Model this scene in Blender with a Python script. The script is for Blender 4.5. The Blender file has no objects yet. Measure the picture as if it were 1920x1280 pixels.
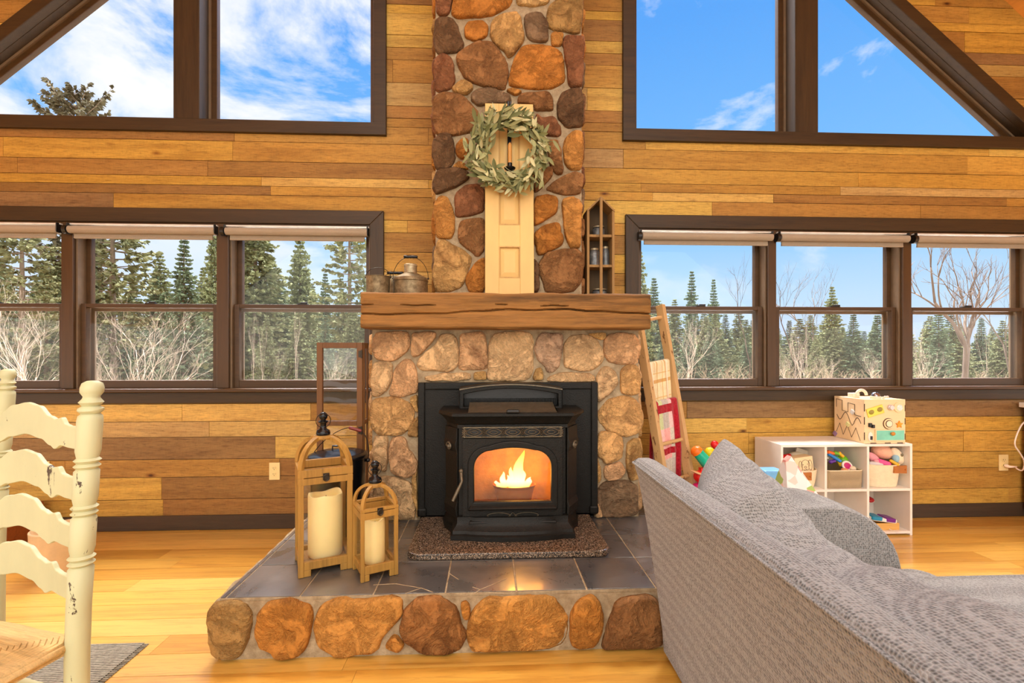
import bpy, math, random
from math import sin, cos, pi, radians, sqrt, atan2
from mathutils import Vector, Matrix, noise
SC = bpy.context.scene
COL = SC.collection
R = random.Random(7)

# ---------------------------------------------------------------- camera model
TH = math.atan(0.047); CT, ST = cos(TH), sin(TH)
F = 900.0; EYE = 1.2
def ray(u, v):
    a = (u - 960.0) / F
    return (CT * a + ST, CT - ST * a, (660.0 - v) / F)
def PY(u, v, y):                    # the point of a line of sight lying at depth y
    d = ray(u, v); t = y / d[1]
    return Vector((d[0] * t, y, EYE + d[2] * t))
def PZ(u, v, z):                    # ... lying at height z
    d = ray(u, v); t = (z - EYE) / d[2]
    return Vector((d[0] * t, d[1] * t, z))

# ---------------------------------------------------------------- mesh builder
class MB:
    def __init__(self):
        self.v = []; self.f = []; self.c = []; self.m = []; self.s = []; self.T = None; self.mi = 0; self.smooth = False
    def add(self, vs, fs, col=None):
        n = len(self.v)
        for p in vs:
            p = Vector(p)
            if self.T is not None: p = self.T @ p
            self.v.append(p)
        for f in fs:
            self.f.append([i + n for i in f]); self.c.append(col); self.m.append(self.mi); self.s.append(self.smooth)
        return n
    def box(self, x0, y0, z0, x1, y1, z1, col=None):
        v = [(x0,y0,z0),(x1,y0,z0),(x1,y1,z0),(x0,y1,z0),(x0,y0,z1),(x1,y0,z1),(x1,y1,z1),(x0,y1,z1)]
        self.add(v, [(0,3,2,1),(4,5,6,7),(0,1,5,4),(1,2,6,5),(2,3,7,6),(3,0,4,7)], col)
    def prism(self, poly, a0, a1, plane='xz', col=None):
        """poly is 2D; extruded along the third axis a0..a1"""
        n = len(poly)
        def P(p, a):
            return (p[0], a, p[1]) if plane == 'xz' else ((p[0], p[1], a) if plane == 'xy' else (a, p[0], p[1]))
        v = [P(p, a0) for p in poly] + [P(p, a1) for p in poly]
        f = [list(range(n)), list(range(2 * n - 1, n - 1, -1))]
        f += [((i + 1) % n, i, i + n, (i + 1) % n + n) for i in range(n)]
        ar = sum(poly[i][0] * poly[(i+1) % n][1] - poly[(i+1) % n][0] * poly[i][1] for i in range(n))
        flip = (ar < 0) != (a1 < a0)
        if plane != 'xz': flip = not flip
        if flip: f = [list(reversed(q)) for q in f]
        self.add(v, f, col)
    def loft(self, rings, closed=True, caps=True, col=None):
        n = len(rings[0]); v = [p for r in rings for p in r]; f = []
        for k in range(len(rings) - 1):
            for i in range(n if closed else n - 1):
                j = (i + 1) % n
                f.append((k*n+i, k*n+j, (k+1)*n+j, (k+1)*n+i))
        if caps and closed:
            f.append(list(range(n - 1, -1, -1))); f.append([(len(rings)-1)*n + i for i in range(n)])
        self.add(v, f, col)
    def tube(self, pts, r, n=8, closed=False, col=None):
        pts = [Vector(p) for p in pts]; m = len(pts)
        rr = r if isinstance(r, (list, tuple)) else [r] * m
        rings = []; up = None
        for i in range(m):
            a = pts[i-1] if (i > 0 or closed) else pts[i]
            b = pts[(i+1) % m] if (i < m-1 or closed) else pts[i]
            t = (b - a)
            if t.length < 1e-9: t = Vector((0,0,1))
            t.normalize()
            if up is None:
                up = Vector((0,0,1)) if abs(t.z) < .9 else Vector((1,0,0))
            s = t.cross(up)
            if s.length < 1e-6: s = t.cross(Vector((0,1,0)))
            s.normalize(); up = s.cross(t).normalized()
            rings.append([pts[i] + (s * cos(2*pi*k/n) + up * sin(2*pi*k/n)) * rr[i] for k in range(n)])
        if closed: rings.append(rings[0])
        self.loft([[*q] for q in rings], True, not closed, col)
    def lathe(self, prof, c=(0,0,0), n=24, sx=1, sy=1, col=None):
        """prof: (radius, z) from bottom to top"""
        c = Vector(c)
        rings = [[c + Vector((max(r,1e-4)*cos(2*pi*k/n)*sx, max(r,1e-4)*sin(2*pi*k/n)*sy, z)) for k in range(n)] for r, z in prof]
        self.loft(rings, True, True, col)
    def ball(self, c, r, n=16, m=10, col=None):
        if not isinstance(r, (list, tuple)): r = (r, r, r)
        c = Vector(c); rings = []
        for i in range(m + 1):
            a = -pi/2 + pi * i / m; q = max(cos(a), 1e-3)
            rings.append([c + Vector((r[0]*q*cos(2*pi*k/n), r[1]*q*sin(2*pi*k/n), r[2]*sin(a))) for k in range(n)])
        self.loft(rings, True, True, col)
    def beam(self, a, b, w, d, up=(0,0,1), col=None):
        """bar from a to b: w across (side), d along up-ish"""
        a = Vector(a); b = Vector(b); t = (b - a).normalized(); s = t.cross(Vector(up))
        if s.length < 1e-6: s = t.cross(Vector((0,1,0)))
        s.normalize(); u = s.cross(t).normalized()
        q = [(-w/2,-d/2),(w/2,-d/2),(w/2,d/2),(-w/2,d/2)]
        self.loft([[a + s*x + u*y for x, y in q], [b + s*x + u*y for x, y in q]], True, True, col)
    def build(self, name, mat, parent=None, smooth=None, bevel=0, seg=2, world=False, sub=0, solid=0, attr=None):
        off = Vector((0,0,0))
        if world and parent is not None:
            q = parent
            while q.parent is not None: q = q.parent
            off = Vector(q.location)
        me = bpy.data.meshes.new(name)
        me.from_pydata([tuple(p - off) for p in self.v], [], self.f)
        mats = mat if isinstance(mat, (list, tuple)) else [mat]
        for m in mats: me.materials.append(m)
        if any(self.m): me.polygons.foreach_set('material_index', self.m)
        if any(c is not None for c in self.c):
            at = me.attributes.new(attr or 'tone', 'FLOAT_COLOR', 'FACE')
            flat = []
            for c in self.c: flat += list(c if c is not None else (.5,.5,.5,1))[:4]
            at.data.foreach_set('color', flat)
        if smooth is not None:
            me.polygons.foreach_set('use_smooth', [True] * len(me.polygons))
            if smooth < 170: me.set_sharp_from_angle(angle=radians(smooth))
        elif any(self.s): me.polygons.foreach_set('use_smooth', self.s)
        me.update()
        ob = bpy.data.objects.new(name, me); COL.objects.link(ob)
        if parent is not None: ob.parent = parent
        if bevel:
            b = ob.modifiers.new('bevel', 'BEVEL'); b.width = bevel; b.segments = seg; b.limit_method = 'ANGLE'; b.angle_limit = radians(40)
        if solid:
            s_ = ob.modifiers.new('solid', 'SOLIDIFY'); s_.thickness = solid; s_.offset = 0
        if sub:
            b = ob.modifiers.new('sub', 'SUBSURF'); b.levels = sub; b.render_levels = sub
        return ob

def thing(name, label, cat, loc=(0,0,0), rotz=0.0, group=None):
    o = bpy.data.objects.new(name, None); COL.objects.link(o); o.empty_display_size = .05
    o.location = loc; o.rotation_euler = (0,0,rotz); o['label'] = label; o['category'] = cat
    if group: o['group'] = group
    return o
def tag(o, label, cat, group=None, kind=None):
    o['label'] = label; o['category'] = cat
    if group: o['group'] = group
    if kind: o['kind'] = kind
    return o
def struct(o): o['kind'] = 'structure'; return o
def dup(root, loc, rotz=0, label=None, group=None, scale=None):
    r = root.copy(); COL.objects.link(r); r.location = loc; r.rotation_euler = (0,0,rotz)
    if scale: r.scale = scale
    if label: r['label'] = label
    if group: r['group'] = group
    for ch in list(root.children):
        c = ch.copy(); COL.objects.link(c); c.parent = r
        for g in list(ch.children):
            d = g.copy(); COL.objects.link(d); d.parent = c
    return r

# ---------------------------------------------------------------- 2D polygon helpers
def clip(poly, p, n):
    out = []; m = len(poly)
    for i in range(m):
        a, b = poly[i], poly[(i+1) % m]
        da = (a[0]-p[0])*n[0] + (a[1]-p[1])*n[1]; db = (b[0]-p[0])*n[0] + (b[1]-p[1])*n[1]
        if da >= 0: out.append(a)
        if (da >= 0) != (db >= 0):
            t = da / (da - db); out.append((a[0]+(b[0]-a[0])*t, a[1]+(b[1]-a[1])*t))
    return out
def area(p): return .5 * sum(p[i][0]*p[(i+1) % len(p)][1] - p[(i+1) % len(p)][0]*p[i][1] for i in range(len(p)))
def subtract(poly, cut):
    res = []; n = len(cut)
    for i in range(n):
        a, b = cut[i], cut[(i+1) % n]; e = (b[0]-a[0], b[1]-a[1])
        o = clip(poly, a, (e[1], -e[0]))
        if len(o) > 2 and abs(area(o)) > 1e-6: res.append(o)
        poly = clip(poly, a, (-e[1], e[0]))
        if len(poly) < 3: break
    return res
def inset(poly, d):
    """inset of a convex ccw polygon"""
    n = len(poly); out = []
    L = []
    for i in range(n):
        a, b = poly[i], poly[(i+1) % n]; e = Vector((b[0]-a[0], b[1]-a[1])).normalized(); nn = Vector((-e.y, e.x))
        L.append((Vector(a) + nn * d, e))
    for i in range(n):
        p, e = L[i-1]; q, g = L[i]
        den = e.x*g.y - e.y*g.x; t = ((q.x-p.x)*g.y - (q.y-p.y)*g.x) / den
        out.append(tuple(p + e * t))
    return out
def ring_mesh(mb, outer, inner, y0, y1, col=None):
    """frame between two xz polygons with the same vertex count, y0 (front) to y1"""
    rings = [[(o[0],y0,o[1]),(q[0],y0,q[1]),(q[0],y1,q[1]),(o[0],y1,o[1])] for o, q in zip(outer, inner)]
    if area(outer) < 0: rings = rings[::-1]
    mb.loft(rings + [rings[0]], True, False, col)
def chaikin(p, k=2, c=.25):
    for _ in range(k):
        q = []; n = len(p)
        for i in range(n):
            a, b = p[i], p[(i+1) % n]
            q.append((a[0]*(1-c)+b[0]*c, a[1]*(1-c)+b[1]*c)); q.append((a[0]*c+b[0]*(1-c), a[1]*c+b[1]*(1-c)))
        p = q
    return p

# ---------------------------------------------------------------- materials
def lin(c):
    if isinstance(c, str): c = [int(c[i:i+2], 16) for i in (0, 2, 4)]
    o = []
    for x in c[:3]:
        x = x / 255.0
        o.append(x / 12.92 if x <= .04045 else ((x + .055) / 1.055) ** 2.4)
    return (*o, 1.0)
class NT:
    def __init__(self, name):
        self.mat = bpy.data.materials.new(name); self.mat.use_nodes = True
        self.t = self.mat.node_tree; self.t.nodes.clear()
        self.out = self.n('ShaderNodeOutputMaterial')
    def n(self, typ, **kw):
        nd = self.t.nodes.new(typ)
        for k, v in kw.items():
            if k.startswith('i_'):
                key = k[2:]; key = int(key) if key.isdigit() else key.replace('_', ' ')
                if isinstance(v, bpy.types.NodeSocket): self.t.links.new(v, nd.inputs[key])
                else: nd.inputs[key].default_value = v
            else: setattr(nd, k, v)
        return nd
    def l(self, a, b): self.t.links.new(a, b)
    def coord(self, scale=(1,1,1), kind='Object', off=None):
        tc = self.n('ShaderNodeTexCoord'); mp = self.n('ShaderNodeMapping')
        mp.inputs['Scale'].default_value = scale
        self.l(tc.outputs[kind], mp.inputs['Vector'])
        if off is not None: self.l(off, mp.inputs['Location'])
        return mp.outputs['Vector']
    def noise(self, vec, scale, detail=4, rough=.6, dist=0):
        nd = self.n('ShaderNodeTexNoise'); nd.inputs['Scale'].default_value = scale; nd.inputs['Detail'].default_value = detail
        nd.inputs['Roughness'].default_value = rough; nd.inputs['Distortion'].default_value = dist; self.l(vec, nd.inputs['Vector'])
        return nd.outputs['Fac']
    def ramp(self, fac, stops, interp='LINEAR'):
        nd = self.n('ShaderNodeValToRGB'); cr = nd.color_ramp; cr.interpolation = interp
        while len(cr.elements) < len(stops): cr.elements.new(.5)
        for e, (p, c) in zip(cr.elements, stops):
            e.position = p; e.color = c if len(c) == 4 else (*c, 1)
        self.l(fac, nd.inputs['Fac']); return nd.outputs['Color']
    def mix(self, fac, a, b, typ='MIX'):
        nd = self.n('ShaderNodeMix', data_type='RGBA', blend_type=typ)
        for k, v in ((0, fac), (6, a), (7, b)):
            if isinstance(v, bpy.types.NodeSocket): self.l(v, nd.inputs[k])
            else: nd.inputs[k].default_value = v
        return nd.outputs[2]
    def math(self, op, a, b=0.0):
        nd = self.n('ShaderNodeMath', operation=op)
        for k, v in ((0, a), (1, b)):
            if isinstance(v, bpy.types.NodeSocket): self.l(v, nd.inputs[k])
            else: nd.inputs[k].default_value = v
        return nd.outputs[0]
    def bump(self, h, strength=.3, dist=.01):
        nd = self.n('ShaderNodeBump'); nd.inputs['Strength'].default_value = strength; nd.inputs['Distance'].default_value = dist
        self.l(h, nd.inputs['Height']); return nd.outputs['Normal']
    def done(self, color, rough=.5, metal=0, normal=None, spec=.5, coat=0, sheen=0, emis=None, estr=0, sss=0, trans=0):
        p = self.n('ShaderNodeBsdfPrincipled')
        def S(k, v):
            if isinstance(v, bpy.types.NodeSocket): self.l(v, p.inputs[k])
            else: p.inputs[k].default_value = v
        S('Base Color', color); S('Roughness', rough); S('Metallic', metal); S('Specular IOR Level', spec)
        if normal is not None: S('Normal', normal)
        if coat: S('Coat Weight', coat); S('Coat Roughness', .12)
        if sheen: S('Sheen Weight', sheen)
        if emis is not None: S('Emission Color', emis); S('Emission Strength', estr)
        if sss: S('Subsurface Weight', sss); S('Subsurface Radius', (.05,.03,.015))
        self.l(p.outputs[0], self.out.inputs[0]); self.p = p
        return self.mat
def sc(c, k): return (min(c[0]*k, 1), min(c[1]*k, 1), min(c[2]*k, 1), 1)
def plain(name, c, rough=.5, metal=0, var=.12, scale=12, bump=.08, bscale=60, stretch=(1,1,1), spec=.5, coat=0, sheen=0, sss=0):
    t = NT(name); c = lin(c); vec = t.coord(stretch)
    col = t.ramp(t.noise(vec, scale), [(.3, sc(c, 1-var)), (.7, sc(c, 1+var))])
    nm = t.bump(t.noise(vec, bscale, 3), bump, .01) if bump else None
    return t.done(col, rough, metal, nm, spec, coat, sheen, sss=sss)
def wood(name, c, axis='x', rough=.5, contrast=.35, scale=9, bump=.12, long=.06, knots=0, spec=.4, coat=0):
    t = NT(name); c = lin(c); s = {'x': (long,1,1), 'y': (1,long,1), 'z': (1,1,long)}[axis]
    vec = t.coord(s)
    a = t.noise(vec, scale, 5, .6, 1.2); b = t.noise(vec, scale * 7, 4, .7, .3)
    f = t.math('ADD', t.math('MULTIPLY', a, .6), t.math('MULTIPLY', b, .4))
    col = t.ramp(f, [(.3, sc(c, 1-contrast*1.3)), (.48, c), (.7, sc(c, 1+contrast))])
    return t.done(col, rough, 0, t.bump(b, bump, .006), spec, coat)
# ---------------------------------------------------------------- named materials
def m_boards():
    t = NT('reclaimed boards'); at = t.n('ShaderNodeAttribute', attribute_name='tone')
    sp = t.n('ShaderNodeSeparateColor'); t.l(at.outputs['Color'], sp.inputs[0])
    cmb = t.n('ShaderNodeCombineXYZ'); t.l(t.math('MULTIPLY', at.outputs['Alpha'], 37.0), cmb.inputs[0]); t.l(t.math('MULTIPLY', at.outputs['Alpha'], 91.0), cmb.inputs[2])
    vec = t.coord((.35, 1, 4.2), off=cmb.outputs[0])
    fine = t.noise(vec, 34, 7, .76, .6); big = t.noise(vec, 2.6, 4, .6, 1.0)
    saw_v = t.coord((26, 1, 5), off=cmb.outputs[0]); saw = t.noise(saw_v, 5.5, 3, .6, .8)
    col = t.mix(.95, at.outputs['Color'], t.ramp(fine, [(.30, (.42,.34,.27,1)), (.5, (1,1,1,1)), (.75, (1.25,1.2,1.12,1))]), 'MULTIPLY')
    col = t.mix(.65, col, t.ramp(big, [(.3, (.66,.55,.45,1)), (.5, (1,1,1,1)), (.68, (1.22,1.2,1.15,1))]), 'MULTIPLY')
    col = t.mix(.2, col, t.ramp(saw, [(.33, (.55,.46,.38,1)), (.52, (1,1,1,1))]), 'MULTIPLY')
    vo = t.n('ShaderNodeTexVoronoi'); vo.inputs['Scale'].default_value = 2.1; t.l(t.coord((1.0, 1, 2.4), off=cmb.outputs[0]), vo.inputs['Vector'])
    col = t.mix(1.0, col, t.ramp(vo.outputs['Distance'], [(.02, (.16,.09,.05,1)), (.045, (.55,.42,.3,1)), (.10, (1,1,1,1))]), 'MULTIPLY')
    h = t.math('ADD', fine, saw)
    return t.done(col, .55, 0, t.bump(h, .35, .006), .3)
def m_floor():
    t = NT('oak floor'); at = t.n('ShaderNodeAttribute', attribute_name='tone')
    cmb = t.n('ShaderNodeCombineXYZ'); t.l(t.math('MULTIPLY', at.outputs['Alpha'], 53.0), cmb.inputs[0]); t.l(t.math('MULTIPLY', at.outputs['Alpha'], 29.0), cmb.inputs[1])
    vec = t.coord((.22, 3.2, 1), off=cmb.outputs[0])
    fine = t.noise(vec, 16, 6, .7, 1.2); big = t.noise(vec, 2.5, 4, .6, 1.6)
    col = t.mix(.6, at.outputs['Color'], t.ramp(fine, [(.3, (.62,.52,.4,1)), (.5, (1,1,1,1)), (.7, (1.15,1.12,1.06,1))]), 'MULTIPLY')
    col = t.mix(.7, col, t.ramp(big, [(.33, (.74,.62,.48,1)), (.5, (1,1,1,1)), (.7, (1.1,1.08,1.05,1))]), 'MULTIPLY')
    return t.done(col, .3, 0, t.bump(fine, .06, .003), .6, .55)
def m_stone():
    t = NT('fieldstone'); at = t.n('ShaderNodeAttribute', attribute_name='tone')
    cmb = t.n('ShaderNodeCombineXYZ'); t.l(t.math('MULTIPLY', at.outputs['Alpha'], 17.0), cmb.inputs[0]); t.l(t.math('MULTIPLY', at.outputs['Alpha'], 71.0), cmb.inputs[2])
    vec = t.coord((1,1,1), off=cmb.outputs[0])
    a = t.noise(vec, 5.5, 5, .62, .8); b = t.noise(vec, 60, 5, .75); c = t.noise(vec, 14, 4, .6, .5)
    col = t.mix(.85, at.outputs['Color'], t.ramp(a, [(.3, (.42,.34,.3,1)), (.46, (.95,.93,.9,1)), (.6, (1.1,1.06,1.0,1)), (.75, (1.3,1.22,1.1,1))]), 'MULTIPLY')
    col = t.mix(.7, col, t.ramp(b, [(.3, (.6,.56,.52,1)), (.5, (1,1,1,1)), (.72, (1.35,1.32,1.28,1))]), 'MULTIPLY')
    rg = t.math('ABSOLUTE', t.math('SUBTRACT', t.noise(vec, 9, 6, .68, .6), .5))
    col = t.mix(.34, col, t.ramp(rg, [(.0, (.5,.44,.38,1)), (.035, (1,1,1,1)), (.2, (1.12,1.1,1.08,1))]), 'MULTIPLY')
    h = t.math('ADD', t.math('ADD', t.math('MULTIPLY', c, 1.0), t.math('MULTIPLY', b, .4)), t.math('MULTIPLY', t.math('MINIMUM', rg, .08), 9.0))
    return t.done(col, .85, 0, t.bump(h, .75, .022), .2)
def m_mortar():
    t = NT('mortar'); vec = t.coord()
    col = t.ramp(t.noise(vec, 22, 5, .7), [(.3, lin((140,120,92))), (.7, lin((192,172,140)))])
    return t.done(col, .95, 0, t.bump(t.noise(vec, 110, 4, .7), .6, .008), .1)
def m_granite():
    t = NT('granite'); vec = t.coord()
    vo = t.n('ShaderNodeTexVoronoi'); vo.inputs['Scale'].default_value = 300; t.l(vec, vo.inputs['Vector'])
    sp = t.n('ShaderNodeSeparateColor'); t.l(vo.outputs['Color'], sp.inputs[0])
    col = t.ramp(sp.outputs[0], [(0, lin((34,30,26))), (.35, lin((92,76,60))), (.62, lin((130,106,84))), (.88, lin((178,156,134)))], 'CONSTANT')
    return t.done(col, .25, 0, None, .5)
def m_tile():
    t = NT('slate tile'); at = t.n('ShaderNodeAttribute', attribute_name='tone'); vec = t.coord()
    a = t.noise(vec, 5, 5, .65, .8)
    col = t.mix(.7, at.outputs['Color'], t.ramp(a, [(.3, (.6,.6,.6,1)), (.5, (1,1,1,1)), (.72, (1.5,1.42,1.35,1))]), 'MULTIPLY')
    return t.done(col, t.ramp(a, [(.3, (.22,.22,.22,1)), (.7, (.4,.4,.4,1))]), 0, t.bump(t.noise(vec, 9, 4), .2, .01), .9, .6)
def m_weave(name, c1, c2, s=240.0):
    t = NT(name); vec = t.coord((1,1,1))
    vo = t.n('ShaderNodeTexVoronoi', feature='F1'); vo.inputs['Scale'].default_value = s; vo.inputs['Randomness'].default_value = .45; t.l(vec, vo.inputs['Vector'])
    big = t.noise(vec, 7, 4, .6)
    f = t.math('ADD', vo.outputs['Distance'], t.math('MULTIPLY', big, .25))
    col = t.ramp(f, [(.25, lin(c1)), (.75, lin(c2))])
    inv = t.math('SUBTRACT', 1.0, vo.outputs['Distance'])
    return t.done(col, .95, 0, t.bump(inv, .7, .006), .15, 0, .25)
def m_stripes(name, base, lines, axis=2):
    """woven cloth crossed by coloured bands: lines = [(axis, period, width, offset, colour)]"""
    t = NT(name); tc = t.n('ShaderNodeTexCoord'); s3 = t.n('ShaderNodeSeparateXYZ'); t.l(tc.outputs['UV'], s3.inputs[0])
    col = t.ramp(t.noise(t.coord(), 30), [(.3, sc(lin(base), .86)), (.7, sc(lin(base), 1.08))])
    for ax, per, wid, off, c in lines:
        m = t.math('FRACT', t.math('DIVIDE', t.math('ADD', s3.outputs[ax], off), per))
        col = t.mix(t.math('MULTIPLY', t.math('LESS_THAN', m, wid / per), .75), col, lin(c))
    return t.done(col, .95, 0, t.bump(t.noise(t.coord(), 260, 3), .5, .004), .1, 0, .3)
def m_glass(name, tint=(1,1,1,1), base=.05, rough=0.0, haze=0.0, hazecol=(.8,.8,.8,1)):
    t = NT(name); tr = t.n('ShaderNodeBsdfTransparent'); tr.inputs[0].default_value = tint
    gl = t.n('ShaderNodeBsdfGlossy'); gl.inputs['Roughness'].default_value = rough
    lw = t.n('ShaderNodeLayerWeight'); lw.inputs[0].default_value = .5      # facing: 0 head-on, 1 grazing
    sch = t.math('ADD', base, t.math('MULTIPLY', t.math('POWER', lw.outputs['Facing'], 5.0), .9 if base else 0))
    mx = t.n('ShaderNodeMixShader'); t.l(sch, mx.inputs[0]); t.l(tr.outputs[0], mx.inputs[1]); t.l(gl.outputs[0], mx.inputs[2])
    last = mx.outputs[0]
    if haze:
        df = t.n('ShaderNodeBsdfDiffuse'); df.inputs[0].default_value = hazecol
        m2 = t.n('ShaderNodeMixShader'); m2.inputs[0].default_value = haze; t.l(last, m2.inputs[1]); t.l(df.outputs[0], m2.inputs[2]); last = m2.outputs[0]
    t.l(last, t.out.inputs[0]); return t.mat
def m_chippy(name, c, under, amount=.62, scale=22):
    t = NT(name); vec = t.coord((1,1,.45)); n1 = t.noise(vec, scale, 6, .7, .4)
    col = t.ramp(t.noise(vec, 6), [(.3, sc(lin(c), .9)), (.7, sc(lin(c), 1.06))])
    col = t.mix(t.ramp(n1, [(amount, (0,0,0,1)), (amount+.02, (1,1,1,1))]), col, lin(under))
    return t.done(col, .5, 0, t.bump(n1, .12, .006), .4)
def m_rust(name, c1, c2, c3, rough=.5, metal=.6):
    t = NT(name); vec = t.coord()
    f = t.noise(vec, 28, 6, .7, .3)
    col = t.ramp(f, [(.3, lin(c1)), (.5, lin(c2)), (.7, lin(c3))])
    return t.done(col, rough, metal, t.bump(f, .2, .004), .5)

M_BOARD = m_boards(); M_FLOOR = m_floor(); M_STONE = m_stone(); M_MORTAR = m_mortar(); M_GRANITE = m_granite(); M_TILE = m_tile()
M_GAP = plain('board gap', (60,40,22), .9)
M_TRIM = wood('dark stained trim', (58,41,20), 'x', .5, .45, 14, .18)
M_TRIMZ = wood('dark stained trim upright', (58,41,20), 'z', .5, .45, 14, .18)
M_SASH = wood('brown sash', (72,48,22), 'x', .4, .25, 14, .08)
M_SASHZ = wood('brown sash upright', (72,48,22), 'z', .4, .25, 14, .08)
M_BASE = wood('dark baseboard', (66,50,34), 'x', .6, .4, 14, .2)
M_LINER = plain('grey jamb liner', (116,94,70), .5)
M_CEIL = wood('orange ceiling pine', (226,160,80), 'y', .5, .2, 9, .1)
M_BEAM = wood('hewn mantel oak', (138,96,46), 'x', .75, .6, 11, .9, .05)
M_GLASS = m_glass('window glass', base=.012)
M_GLASSD = m_glass('glass pane', base=.03)
M_SCREEN = m_glass('insect screen', base=.0, haze=.035, hazecol=(.62,.6,.55,1))
M_STOVEGLASS = m_glass('stove glass', tint=(.95,.86,.7,1), base=.05)
M_SHADE = m_weave('taupe shade cloth', (150,130,105), (196,176,150), 500)
M_SHADERAIL = plain('white aluminium rail', (235,232,225), .3, .2)
M_BLACKP = plain('black plastic', (22,20,18), .35)
M_IRON = plain('cast iron', (24,22,18), .46, .1, .25, 30, .25, 140, spec=.28)
M_IRONL = plain('highlit cast iron', (104,94,76), .38, .4, .25, 30, .25, 140)  # lighter copy of the iron, bright highlights put into its colour
M_WIRE = plain('dark wire', (62,54,44), .4, .7)
M_BLACK = plain('black enamel', (16,17,20), .22, .2, .1, 20, .04)
M_SOFA = m_weave('grey tweed', (78,78,77), (150,150,148), 150)
M_WHITE = plain('white laminate', (240,232,222), .45, 0, .03, 10, .02)
M_CANDLE = plain('ivory wax', (246,226,160), .45, 0, .04, 12, .05, 60, sss=.25)
M_LANT = wood('lantern wood', (164,122,54), 'z', .55, .35, 16, .15)
M_PAINT = m_chippy('sage cream paint', (202,202,160), (70,50,34), .645)
M_DOOR = m_chippy('cream panel paint', (226,188,116), (190,146,82), .70, 9)
M_RUSH = wood('rush', (214,178,118), 'x', .8, .3, 40, .6, .08)
M_TIN = m_rust('old tin', (92,76,54), (132,114,84), (168,150,116))
M_TINL = m_rust('pale tin', (120,106,80), (168,152,120), (204,190,160))
M_SCREENW = wood('brown screen wood', (106,68,32), 'z', .5, .3, 14, .1)
M_LADDER = m_chippy('weathered ladder wood', (206,166,112), (120,80,44), .6, 26)
M_GREYW = wood('grey barn wood', (150,116,70), 'z', .75, .35, 16, .3)
M_PLY = wood('birch ply', (244,214,168), 'x', .5, .08, 6, .04)
M_OUTLET = plain('almond plastic', (240,214,150), .35, 0, .03, 10, .0)
# ================================================================ the room shell
YW = 3.35                                     # inner face of the board wall
CX = .114                                     # centre line of the gable
PITCH = .845; RIDGE = 6.88
Z_SILL, Z_HEAD = .955, 2.073
UL = [(-3.79,-2.854), (-2.776,-1.844), (-1.766,-.82)]
UR = [(1.05,1.986), (2.049,2.988), (3.056,3.995)]
UPR = [(.936,2.687), (4.25,2.687), (.936,5.488)]
UPL = [(2*CX-.936,2.687), (2*CX-.936,5.488), (2*CX-4.25,2.687)]
cutsL = [(UL[0][0],Z_SILL-.02),(UL[-1][1],Z_SILL-.02),(UL[-1][1],Z_HEAD),(UL[0][0],Z_HEAD)]
cutsR = [(UR[0][0],Z_SILL-.02),(UR[-1][1],Z_SILL-.02),(UR[-1][1],Z_HEAD),(UR[0][0],Z_HEAD)]
CUTS = [cutsL, cutsR, inset(UPR,.07), inset(UPL,.07)]
def gable(poly, d=0):
    poly = clip(poly, (CX, RIDGE-d), (-PITCH, -1))
    return clip(poly, (CX, RIDGE-d), (PITCH, -1)) if len(poly) > 2 else poly
def cutout(poly):
    ps = [gable(poly)]
    for c in CUTS:
        ps = [q for p in ps if len(p) > 2 for q in subtract(p, c)]
    return [p for p in ps if len(p) > 2 and abs(area(p)) > 1e-4]
BT = [((199,156,70),5), ((189,144,62),4), ((207,168,86),3), ((177,132,60),4), ((163,119,56),3), ((187,152,92),2), ((150,109,58),2), ((138,105,64),1.2)]
BTC = [lin(c) for c, w in BT]; BTW = [w for c, w in BT]
w = MB(); rb = random.Random(21); z = 0.0
rows = []
while z < 6.9:
    h = rb.choice([.062,.085,.105,.12,.135,.15,.16]); rows.append((z, min(z+h, 6.95))); z += h
for z0, z1 in rows:
    x = -6.2 - rb.random()
    while x < 6.2:
        L = rb.uniform(.8, 3.0); x1 = x + L
        c = rb.choices(BTC, BTW)[0]; k = rb.uniform(.86, 1.1); col = (c[0]*k, c[1]*k*rb.uniform(.97,1.03), c[2]*k*rb.uniform(.9,1.12), rb.random())
        fy = YW + rb.uniform(-.0015, .0015)
        for p in cutout([(x+.001,z0+.0018),(x1-.001,z0+.0018),(x1-.001,z1-.0018),(x+.001,z1-.0018)]):
            w.prism(p, fy, YW+.012, 'xz', col)
        x = x1
w.mi = 1
for p in cutout([(-6.3,0),(6.3,0),(6.3,6.95),(-6.3,6.95)]): w.prism(p, YW+.006, YW+.16, 'xz', (.05,.03,.02,1))
struct(w.build('wall_back', [M_BOARD, M_GAP]))

# floor: wide boards laid along the wall
w = MB(); rb = random.Random(5); y = -3.4
FT = [lin(c) for c in [(220,172,80),(212,160,68),(228,184,96),(204,150,60),(224,178,86)]]
while y < YW+.02:
    y1 = y + .131; x = -6.2 - rb.random()*2
    while x < 6.2:
        L = rb.uniform(1.0, 2.6); c = rb.choice(FT); k = rb.uniform(.9,1.08)
        w.box(x+.0006, y+.0012, -.02, x+L-.0006, min(y1,YW+.02)-.0012, 0, (c[0]*k,c[1]*k,c[2]*k,rb.random())); x += L
    y = y1
w.mi = 1; w.box(-6.3,-3.4,-.06,6.3,YW+.02,-.006,(.1,.06,.03,1))
struct(w.build('floor', [M_FLOOR, M_GAP]))

# ceiling: the two slopes of the roof boards
w = MB()
for s in (-1, 1):
    a = (CX, RIDGE); b = (CX + s*6.2, RIDGE - 6.2*PITCH)
    w.prism([a, b, (b[0], b[1]+.16), (a[0], a[1]+.16)], -3.4, YW+.16, 'xz')
struct(w.build('ceiling', M_CEIL))
for s, x0, x1 in (('left', -6.2, -1.06), ('right', 1.275, 6.2)):
    w = MB(); w.box(x0, YW-.018, 0, x1, YW+.0, .098)
    struct(w.build('baseboard_'+s, M_BASE, bevel=.004))

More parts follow.
